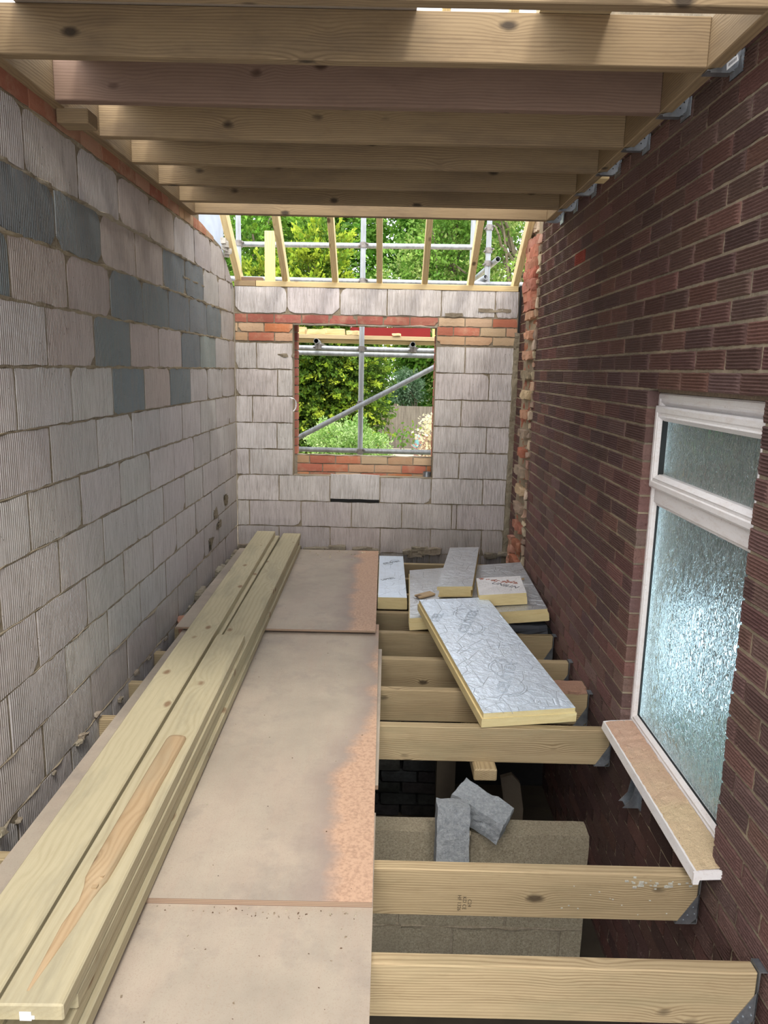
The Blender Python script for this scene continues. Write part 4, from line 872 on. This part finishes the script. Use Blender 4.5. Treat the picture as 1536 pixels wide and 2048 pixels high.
for i, y in enumerate(cj):
    if i < 3: continue
    hx = empty('joist_hanger', (1.05, y, 0.94), ['', '', '', 'galvanised bracket with a white sticker beside the brick wall, top right corner', 'galvanised bracket behind the stickered one, overhead', 'third galvanised bracket back along the overhead ledger', 'fourth galvanised bracket back along the overhead ledger', 'fifth galvanised bracket back, just past the pale packer', 'next to last galvanised bracket along the overhead ledger', 'farthest galvanised bracket on the overhead ledger'][i], 'bracket', 'brackets of the ceiling ledger')
    b = MB(); yy = y - 0.047; b.prism([(0.985, 0.936), (1.045, 0.936), (1.068, 0.955), (1.077, 1.02), (1.077, 1.045), (1.022, 0.955), (0.985, 0.945)], 1, yy - 0.0015, yy); child(b, 'side_plate', M['galv'], hx)
    b = MB(); b.box(0.975, 1.06, yy, y + 0.002, 0.942, 0.9445); child(b, 'seat', M['galv'], hx)
    b = MB(); b.box(1.074, 1.0775, y - 0.07, y + 0.02, 0.935, 1.0); child(b, 'back_plate', M['galv'], hx)
    for dx, dz in ((1.045, 0.965), (1.058, 0.985)):
        b = MB(); b.tube((dx, yy - .0025, dz), (dx, yy - .001, dz), .003, n=8); child(b, 'nail_hole', M['black'], hx)
    if i == 3:
        b = MB(); b.prism([(1.034, 0.942), (1.068, 0.972), (1.064, 0.990), (1.032, 0.962)], 1, yy - 0.003, yy - 0.002); st_ = child(b, 'sticker', M['sticker'], hx, 'white sticker with black bars')
        b = MB(); rr = random.Random(2)
        for k in range(9): xx = 1.038 + k * .0026; b.prism([(xx, 0.953 + k * .0022), (xx + .0013, .954 + k * .0022), (xx + .0013, .963 + k * .0022), (xx, .962 + k * .0022)], 1, yy - 0.0036, yy - 0.0031)
        child(b, 'sticker_bars', M['dkprint'], st_)
# loose sheets stored on top of the ceiling joists (they shade the room below)
b = MB(); b.box(-1.16, 1.02, 2.62, 4.70, 1.098, 1.116); tag(b.build('stored_sheet', M['plyA']), 'board stored on the ceiling joists, out of sight above the room', 'board', 'boards stored overhead')
b = MB(); b.box(-1.19, 0.06, 1.75, 2.61, 1.098, 1.116); tag(b.build('stored_sheet', M['plyA']), 'board stored over the first joists on the left, out of sight', 'board', 'boards stored overhead')
b = MB(); b.box(0.44, 0.66, 1.8, 2.61, 1.098, 1.136); tag(b.build('stored_plank', M['deck']), 'plank stored over the first joists on the right, out of sight', 'board', 'boards stored overhead')


# ------------------------------------------------------------------ roof: plate and rafters
tag(timber('wall_plate', (-1.12, 6.395, 0.6775), (1.05, 6.395, 0.6775), 0.10, 0.045, M['rafter'], bev=0.003), 'pale timber plate along the top of the far wall', 'timber', 'wall plates on the far wall')
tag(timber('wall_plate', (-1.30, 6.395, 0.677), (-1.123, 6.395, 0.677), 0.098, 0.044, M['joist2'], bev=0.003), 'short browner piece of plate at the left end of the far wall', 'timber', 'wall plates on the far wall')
RXs = [-1.268, -0.880, -0.468, -0.100, 0.276, 0.658, 1.030]
rn = ['leftmost rafter, against the left wall', 'second rafter from the left, beside the upright offcut', 'third rafter from the left', 'middle rafter, seen edge on', 'third rafter from the right', 'second rafter from the right, in front of the scaffold coupler', 'rightmost rafter, beside the broken brick edge']
up = Vector((0, 0.73, 1)).normalized()
for k, x in enumerate(RXs):
    y0, y1 = 6.50, 4.2; zc = lambda y: 0.70 + (6.36 - y) * 0.73 + 0.062
    tag(timber('rafter', (x, y0, zc(y0)), (x + (0.012 if k == 6 else 0), y1, zc(y1)), 0.047, 0.10, M['rafter'], up=up, bev=0.002), rn[k], 'rafter', 'sloping rafters above the far wall')
tag(timber('timber_offcut', (-1.021, 6.47, 0.70), (-1.021, 6.47, 1.112), 0.085, 0.03, M['rafter'], up=(0, 1, 0)), 'upright pale offcut standing on the plate between the two left rafters', 'offcut')
tag(timber('timber_offcut', (-1.25, 6.40, 0.7155), (-1.07, 6.40, 0.7155), 0.07, 0.03, M['joist_red']), 'short brownish offcut lying on the plate at the left', 'offcut')
b = MB(); b.box(-1.95, -1.335, 6.12, 6.14, 0.86, 1.5); tag(b.build('panel_sheet', M['greyply']), 'blue grey weathered panel standing behind the left wall top', 'panel')
b = MB(); b.cc = (0.55, 0.52, 0.46)
for k in range(5): b.rough((-1.285 + .012 * (k % 2), 5.93 + .02 * k, 0.94 - 0.022 * k), I3, (0.04, 0.05, 0.04), (4, 4, 4), 0.016)
tag(b.build('mortar_lump', M['rubble']), 'pale mortar lump clinging to the end of the left brick course', 'debris')
# rainwater hopper
h = empty('rainwater_hopper', (1.30, 6.6, 1.2), 'small dark red metal box at the top of the far end of the brick wall', 'gutter')
b = MB(); b.box(1.235, 1.36, 6.55, 6.70, 1.16, 1.40); child(b, 'body', M['dkred'], h)
b = MB(); b.prism([(1.20, 1.10), (1.35, 1.10), (1.355, 1.16), (1.24, 1.16)], 1, 6.52, 6.64); child(b, 'lip', M['dkred'], h)
b = MB(); b.cc = (0.5, 0.40, 0.30); b.rough((1.30, 6.55, 0.90), I3, (0.28, 0.16, 0.38), (6, 4, 8), 0.02); tag(b.build('brick_stub', M['redbrick']), 'ragged brick stub below the dark red box', 'brick')

# debris on the sill of the far opening
b = MB(); b.ring((0.345, 6.385, -0.905), (0.345, 6.385, -0.865), 0.034, 0.030); b.cc = (1, 1, 1); tag(b.build('tin_cup', M['galv']), 'short grey metal ring standing on the right of the far window sill', 'tin')
b = MB(); pr = None
for k in range(9):
    t = k / 8; p = Vector((-0.835 + 0.05 * math.sin(t * 2.6), 6.335 - 0.02 * t, -0.255 - 0.085 * t + 0.02 * math.sin(t * 5))); r = (b.V(p + Vector((-.012 * (1 - t) - .002, 0, .012 * (1 - t)))), b.V(p + Vector((.012 * (1 - t) + .002, -.01, -.006))))
    if pr: b.F(pr[0], pr[1], r[1], r[0])
    pr = r
tag(b.build('plastic_scrap', M['film']), 'scrap of clear plastic snagged on the left side of the window opening', 'plastic')

# ------------------------------------------------------------------ scaffold
TG = 'scaffold tubes outside'
def tube(p0, p1, label, mat='tube', hollow=True):
    L = (Vector(p0) + Vector(p1)) / 2; b = MB()
    b.ring(p0, p1, 0.0242, 0.0205, 16) if hollow else b.tube(p0, p1, 0.0242, n=16)
    return tag(b.build('scaffold_tube', M[mat], smooth=False, loc=L), label, 'scaffold', TG)
tube((-0.266, 7.1, -2.3), (-0.266, 7.1, 2.3), 'upright scaffold tube in the middle of the window opening')
tube((-1.408, 7.1, -2.3), (-1.408, 7.1, 2.3), 'upright scaffold tube behind the two left rafters')
tube((0.895, 7.16, -2.3), (0.885, 7.16, 2.3), 'upright scaffold tube at the right with several couplers')
tube((0.835, 7.9, -2.3), (0.81, 7.9, 2.3), 'thinner looking upright tube behind the second rafter from the right')
tube((-2.6, 7.15, 1.10), (0.80, 7.15, 1.125), 'upper horizontal guard tube behind the rafters')
tube((-2.6, 7.15, 0.802), (1.6, 7.15, 0.80), 'horizontal tube just above the plate of the far wall')
tube((-2.6, 7.15, 0.192), (2.2, 7.15, 0.178), 'horizontal tube across the top of the window opening')
tube((-2.6, 7.26, 0.150), (2.2, 7.26, 0.135), 'second horizontal tube just below and behind the first in the window opening')
tube((-2.6, 7.15, -0.768), (2.2, 7.15, -0.785), 'horizontal tube across the bottom of the window opening')
tube((-2.0, 7.06, -1.27), (1.6, 7.06, 0.67), 'diagonal brace tube crossing the window opening')
tube((-0.682, 6.98, 0.247), (-0.70, 8.5, 0.215), 'left tube end pointing into the window opening'); tube((0.21, 6.98, 0.235), (0.20, 8.5, 0.21), 'right tube end pointing into the window opening')
tube((0.955, 6.98, 1.00), (0.86, 8.4, 0.95), 'short tube end pointing at the viewer beside the right upright')
tube((0.87, 7.12, 0.86), (0.77, 7.3, 0.80), 'stub of diagonal tube low on the right upright')
def coupler(x, y, z, label, ax='x'):
    e = empty('scaffold_coupler', (x, y, z), label, 'coupler', 'scaffold couplers')
    b = MB(); b.ring((x, y, z - 0.024), (x, y, z + 0.024), 0.033, 0.0245, 14); child(b, 'collar', M['fitting'], e)
    b = MB(); b.ring((x - 0.024, y + 0.05, z), (x + 0.024, y + 0.05, z), 0.033, 0.0245, 14); child(b, 'saddle', M['fitting'], e)
    b = MB(); b.tube((x + 0.04, y - 0.03, z + .012), (x + 0.04, y + 0.03, z + .012), 0.008, n=6); child(b, 'bolt', M['fitting'], e); b = MB(); b.tube((x - 0.04, y - 0.03, z - .008), (x - 0.04, y + 0.03, z - .008), 0.008, n=6); child(b, 'bolt', M['fitting'], e)
for a in ((-0.266, 7.1, 0.188, 'coupler on the middle upright at the top of the window opening'), (-0.266, 7.1, -0.776, 'coupler on the middle upright at the bottom of the window opening'), (-0.266, 7.1, -0.32, 'coupler where the brace crosses the middle upright'), (-0.266, 7.1, 1.115, 'coupler on the middle upright behind the rafters'),
          (-1.408, 7.1, 1.108, 'coupler on the left upright behind the rafters'), (-0.266, 7.1, 0.80, 'coupler on the middle upright just above the plate'), (0.89, 7.16, 1.10, 'coupler halfway up the right upright'), (0.888, 7.16, 0.985, 'coupler under the tube end on the right upright'), (0.888, 7.16, 1.30, 'topmost coupler on the right upright'),
          (-0.672, 7.08, 0.20, 'coupler under the left tube end in the window opening'), (0.22, 7.08, 0.19, 'coupler under the right tube end in the window opening')): coupler(*a)
dl = ['front scaffold board, its long edge seen above the window opening', 'second scaffold board of the platform', 'third scaffold board of the platform', 'rear scaffold board of the platform']
for k in range(4): tag(timber('scaffold_board', (-2.4, 7.36 + 0.23 * k, 0.300), (2.2, 7.36 + 0.23 * k, 0.294), 0.225, 0.038, M['deck']), dl[k], 'board', 'boards of the scaffold platform')
tag(timber('yellow_batten', (-2.2, 7.36, 0.262), (2.1, 7.36, 0.256), 0.06, 0.034, M['rafter']), 'yellowish batten below the front scaffold board', 'timber')
tag(timber('red_board', (-0.40, 7.60, 0.362), (0.40, 7.60, 0.368), 0.02, 0.095, M['red'], bev=0.001), 'red panel lying on the scaffold platform', 'panel')
tag(timber('yellow_board', (0.42, 7.60, 0.362), (0.62, 7.60, 0.366), 0.02, 0.095, M['yellow'], bev=0.001), 'yellow panel right of the red one on the platform', 'panel')
rr = random.Random(4)
for k, (x0, x1, y, hh, lb) in enumerate(((-1.0, -0.82, 7.4, .07, 'pale timber offcut at the left end of the platform'), (-0.80, -0.62, 7.35, .05, 'chipped pale block behind the left tube end'), (-0.66, -0.45, 7.5, .065, 'pale block left of the red panel'), (-0.42, -0.30, 7.3, .04, 'small pale scrap in front of the red panel'), (0.02, 0.10, 7.28, .022, 'tiny pale scrap on the front scaffold board'))):
    b = MB(); b.rough(((x0 + x1) / 2, y, 0.32 + hh / 2), axes(rr.uniform(-.2, .2)), (x1 - x0, 0.09, hh), (5, 3, 3), 0.006, rnd=rr); tag(b.build('wood_block', M['rafter']), lb, 'offcut', 'wood blocks on the scaffold platform')

# ------------------------------------------------------------------ garden
def foliage(name, centre, blobs, n, size, cols, seed, spray=0.0, droop=0.0, parent=None, aspect=1.8, shell=0.55):
    """leaf cloud: blobs = (dx,dy,dz,rx,ry,rz); every leaf is its own small blade"""
    R = np.random.RandomState(seed); vol = np.array([q[3] * q[4] + q[3] * q[5] for q in blobs]); vol = vol / vol.sum()
    which = R.choice(len(blobs), n, p=vol); B = np.array(blobs)[which]
    d = R.normal(size=(n, 3)); d /= np.linalg.norm(d, axis=1)[:, None]
    r = shell + (1 - shell) * R.rand(n) ** 0.7
    # clumps: pull leaves toward random twig centres
    nc = max(20, n // 26); ci = R.randint(0, nc, n)
    dc = R.normal(size=(nc, 3)); dc /= np.linalg.norm(dc, axis=1)[:, None]; rc = (shell + (1 - shell) * R.rand(nc) ** .7) * (1 + 0.10 * R.normal(size=nc))
    whichc = R.choice(len(blobs), nc, p=vol); Bc = np.array(blobs)[whichc]
    C = Bc[:, :3] + dc * rc[:, None] * Bc[:, 3:]
    sp = size * (3.2 + spray * 3)
    off = R.normal(size=(n, 3)) * sp * 0.55
    if spray > 0:
        t = R.rand(n) * sp * 1.3; dirc = dc[ci] * np.array([1, 1, 0.25]) + np.array([0, 0, -droop]); dirc /= np.linalg.norm(dirc, axis=1)[:, None]
        side = np.cross(dirc, np.array([0, 0, 1.0])); off = dirc * t[:, None] + side * (R.normal(size=n) * sp * .33 * (1.1 - t / sp / 1.3))[:, None] + R.normal(size=(n, 3)) * size * .35
    P = C[ci] + off
    dirn = dc[ci] * 0.9 + R.normal(size=(n, 3)) * 0.6 + np.array([0, 0, -droop]); dirn /= np.linalg.norm(dirn, axis=1)[:, None]
    sd = np.cross(dirn, R.normal(size=(n, 3)) * .6 + dc[ci] * 0.0 + np.array([0, 0, .8])); sd /= np.linalg.norm(sd, axis=1)[:, None] + 1e-9
    s = size * (0.6 + 0.8 * R.rand(n)); L = dirn * (s * aspect)[:, None]; W = sd * (s * .5)[:, None]
    nrm = np.cross(dirn, sd) * (s * 0.12)[:, None]
    V = np.stack([P, P + L * .45 + W + nrm, P + L, P + L * .45 - W + nrm], 1).reshape(-1, 3)
    me = bpy.data.meshes.new(name); me.vertices.add(4 * n); me.vertices.foreach_set('co', V.ravel().astype(np.float32))
    me.loops.add(4 * n); me.loops.foreach_set('vertex_index', np.arange(4 * n, dtype=np.int32)); me.polygons.add(n)
    me.polygons.foreach_set('loop_start', np.arange(0, 4 * n, 4, dtype=np.int32)); me.update(calc_edges=True)
    K = np.array(cols); cc = K[R.randint(0, len(K), nc)][ci] * (0.8 + 0.4 * R.rand(n))[:, None]
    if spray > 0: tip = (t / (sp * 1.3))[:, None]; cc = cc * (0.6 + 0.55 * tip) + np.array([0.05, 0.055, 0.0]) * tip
    ca = me.color_attributes.new('col', 'FLOAT_COLOR', 'POINT'); arr = np.ones((4 * n, 4), dtype=np.float32); arr[:, :3] = np.repeat(np.clip(cc, 0, 1), 4, 0); ca.data.foreach_set('color', arr.ravel())
    me.materials.append(M['leaf']); o = bpy.data.objects.new(name, me); COL.objects.link(o)
    if parent: o.parent = parent
    else: o.location = centre
    return o
def tree(name, loc, blobs, n, size, cols, seed, label, cat='tree', trunk=0.12, group=None, branches=6, **k):
    e = empty(name, loc, label, cat, group); foliage('foliage', loc, blobs, n, size, cols, seed, parent=e, **k)
    b = MB(); R = random.Random(seed); top = max(q[2] for q in blobs)
    b.tube((0, 0, 0), (0.05, 0, top * 0.95), trunk, trunk * .35, 10)
    for i in range(branches):
        q = R.choice(blobs); z0 = R.uniform(.3, .85) * top; p = Vector((0.03, 0, z0)); tgt = Vector((q[0], q[1], q[2])) * 1.0 + Vector((R.uniform(-.6, .6) * q[3], R.uniform(-.6, .6) * q[4], R.uniform(-.2, .7) * q[5])); r = trunk * .35
        for s in range(4):
            nx = p.lerp(tgt, (s + 1) / 4) + Vector((R.uniform(-.08, .08), R.uniform(-.08, .08), R.uniform(-.06, .1))) * (1 if s < 3 else 0) * 2; b.tube(p, nx, r, r * .7, 6, False); p = nx; r *= .7
    o = b.build('trunk', M['bark']); o.parent = e; return e
GZ = -2.3
YG = [(0.26, 0.38, 0.035), (0.15, 0.28, 0.03), (0.07, 0.17, 0.02), (0.38, 0.47, 0.05)]
DG = [(0.025, 0.07, 0.012), (0.04, 0.11, 0.018), (0.06, 0.15, 0.02), (0.15, 0.25, 0.03)]
FG = [(0.12, 0.30, 0.035), (0.18, 0.38, 0.05), (0.09, 0.24, 0.03), (0.25, 0.45, 0.08)]
LG = [(0.20, 0.36, 0.06), (0.28, 0.42, 0.09), (0.12, 0.25, 0.04), (0.36, 0.46, 0.14)]
BG = [(0.22, 0.36, 0.20), (0.15, 0.27, 0.14), (0.30, 0.42, 0.28)]
tree('conifer', (-1.90, 16.5, GZ), [(0, 0, 1.5, 1.7, 1.5, 1.5), (0.1, 0, 3.0, 1.55, 1.4, 1.3), (0.75, -0.4, 2.0, 0.95, 0.9, 1.0), (-0.9, -0.3, 2.2, 1.2, 1.0, 1.5), (0.2, -.3, .8, 1.3, 1.2, .8)], 170000, 0.038, DG + DG[:2] + YG[:2] + YG[3:], 11, 'dark green conifer with lime tips filling the left of the window opening', spray=1.0, droop=0.25, trunk=0.06, branches=2)
tree('conifer', (-3.3, 18.0, GZ), [(0, 0, 3.0, 1.6, 1.4, 2.6), (0.2, 0, 5.2, 1.2, 1.1, 1.5)], 26000, 0.055, FG[:2] + YG[1:3], 12, 'green conifer behind the left rafters', spray=1.0, droop=0.1, trunk=0.2)
tree('conifer', (-1.66, 16.1, GZ), [(0, 0, 4.15, 0.6, 0.55, 0.65), (-0.15, 0, 3.6, 0.85, 0.75, 0.65), (0.25, 0, 4.7, 0.38, 0.38, 0.45), (-1.05, .2, 3.9, .5, .45, .55)], 20000, 0.046, YG + [YG[3]], 13, 'golden green conifer between the second and third rafters', spray=1.2, droop=-0.5, trunk=0.03, branches=2)
tree('hedge_tree', (-7.5, 25, GZ), [(0, 0, 4.0, 3.0, 1.2, 4.2), (0, 0, 7.5, 2.2, 1.2, 2)], 14000, 0.13, DG + FG, 14, 'tall dark tree far behind the left rafters', group='trees beyond the fence', trunk=.25)
tree('hedge_tree', (-3.2, 25.5, GZ), [(0, 0, 4.0, 2.8, 1.2, 4.2), (0, 0, 7.8, 2.2, 1.2, 2.2)], 20000, 0.12, FG + DG[1:], 15, 'green tree far behind the third rafter', group='trees beyond the fence', trunk=.25)
tree('hedge_tree', (0.6, 25.0, GZ), [(0, 0, 4.0, 2.5, 1.2, 4.0), (0.2, 0, 7.2, 2.3, 1.2, 2.0), (1.2, -.4, 3.2, 1.3, 1, 1.7)], 26000, 0.10, FG, 16, 'fresh green tree behind the middle rafter', group='trees beyond the fence', trunk=.25)
tree('hedge_tree', (2.6, 24.0, GZ), [(0, 0, 3.2, 1.9, 1.1, 2.4), (-1.3, 0, 3.6, 1.4, 1.0, 1.6), (-0.5, 0, 6.5, 1.6, 1.0, 1.4)], 26000, 0.085, FG[:2] + LG, 17, 'bright green tree above the fence at the right of the window opening', group='trees beyond the fence', trunk=.2)
tree('eucalyptus_bush', (0.80, 22.9, GZ), [(-.25, 0, 1.75, 0.45, 0.4, 0.5)], 4500, 0.045, BG, 18, 'grey green bush in front of the trees above the fence', cat='bush', trunk=.05)
tree('birch_tree', (3.35, 19.5, GZ), [(-0.3, 0, 5.2, 1.5, 1.2, 1.5), (-1.2, 0, 4.2, 1.1, .9, 1.1), (0.9, 0, 5.0, 1.2, 1.0, 1.6), (-0.6, 0, 6.4, 1.4, 1.0, .9), (0.2, .3, 3.8, 0.9, .8, 0.8)], 9000, 0.062, LG, 19, 'sparse light green tree with a thick trunk beside the right rafter', trunk=0.22, branches=26, shell=0.15)
tree('garden_tree', (1.5, 19.8, GZ), [(0, 0, 5.0, 1.3, 1.0, 1.6), (-1.0, 0, 4.6, 1.0, .9, 1.2), (0.2, 0, 6.6, 1.3, 1, 1.0)], 13000, 0.058, LG + FG[3:], 20, 'light green tree between the middle and right rafters', trunk=0.10, branches=18, shell=0.2)
tree('leafy_shrub', (-0.62, 12.0, GZ), [(0, 0, 0.75, 0.72, 0.6, 0.72), (-0.35, 0, 1.05, 0.30, 0.3, 0.42), (0.35, -.1, 0.9, 0.35, .35, .42), (0.05, 0, 1.15, .28, .28, .38)], 17000, 0.026, [(0.30, 0.46, 0.12), (0.38, 0.54, 0.18), (0.20, 0.36, 0.08), (0.46, 0.60, 0.26)], 21, 'bright light green shrub low in the window opening', cat='bush', trunk=0.03)
tree('cream_shrub', (0.86, 14.0, GZ), [(0, 0, 1.15, 0.16, 0.16, 0.32), (0.0, 0, 0.75, 0.2, 0.2, 0.25)], 900, 0.055, [(0.80, 0.74, 0.52), (0.72, 0.66, 0.44), (0.55, 0.42, 0.30)], 22, 'cream leaved shrub at the right edge of the window opening', cat='bush', trunk=0.02, aspect=1.1)
tree('pink_shrub', (0.74, 14.4, GZ), [(0, 0, 0.75, 0.13, 0.13, 0.25)], 400, 0.04, [(0.55, 0.30, 0.26), (0.45, 0.24, 0.2)], 23, 'small pinkish shrub left of the cream leaved one', cat='bush', trunk=0.015)
tree('border_plant', (0.36, 21.0, GZ), [(0, 0, 0.45, 0.16, 0.1, 0.30)], 70, 0.07, FG[:2], 24, 'thin green plant against the reed fence', cat='plant', trunk=0.02, group='border plants by the fence')
tree('border_plant', (0.78, 20.5, GZ), [(0, 0, 0.45, 0.15, 0.1, 0.30)], 70, 0.06, YG[:2], 25, 'yellowish plant beside the teal post', cat='plant', trunk=0.02, group='border plants by the fence')
# reed fence
e = empty('reed_fence', (1.0, 22.0, GZ), 'brown reed screen fence beyond the window opening', 'fence')
b = MB(); b.box(-4.0, 9.0, 22.0, 22.05, GZ, -1.04); child(b, 'screen', M['reed'], e)
for x in (-2.2, 0.2, 2.6, 5.0):
    b = MB(); b.tube((x, 22.09, GZ), (x, 22.09, -0.98), 0.05, n=8); child(b, 'post', M['bark'], e)
# hanging pot on the fence
h = empty('hanging_pot', (-0.28, 21.6, -1.45), 'dark round pot hanging on the reed fence', 'pot')
b = MB(); prev = None; cx, cy, cz = -0.27, 21.75, -1.36
for k in range(7):
    a = k / 6 * math.pi / 2; r = 0.27 * math.cos(a) + .005; z = cz - 0.22 * math.sin(a); ring = [b.V((cx + r * math.cos(t * math.pi / 8), cy + r * math.sin(t * math.pi / 8), z)) for t in range(16)]
    if prev:
        for t in range(16): b.F(prev[t], prev[(t + 1) % 16], ring[(t + 1) % 16], ring[t])
    prev = ring
child(b, 'bowl', M['bark'], h)
b = MB(); b.tube((cx - .26, cy, cz), (cx, cy, cz + .35), .012, n=6); b.tube((cx + .26, cy, cz), (cx, cy, cz + .35), .012, n=6); child(b, 'hanger_wires', M['bark'], h)
# teal post
e = empty('garden_post', (0.60, 15.0, GZ), 'teal metal post standing in front of the reed fence', 'post')
b = MB(); b.tube((0.60, 15, GZ), (0.60, 15, -1.35), 0.055, n=12); child(b, 'pole', M['teal'], e)
b = MB(); b.tube((0.60, 15, -1.52), (0.60, 15, -1.48), 0.11, n=12); b.tube((0.60, 15, -1.35), (0.60, 15, -1.28), 0.07, 0.04, 12); child(b, 'cap', M['teal'], e)
# pale gravel bed
b = MB(); b.box(-3, 9, 13.0, 21.9, GZ, GZ + 0.02); M['gravel'] = None
m = MT('pale_gravel', 1.0); m.color(m.mix(m.noise(30), (0.50, 0.42, 0.33), (0.68, 0.60, 0.50))); tag(b.build('gravel_bed', m.m), 'pale gravel in front of the reed fence', 'gravel', kind='stuff')
bpy.context.view_layer.update()
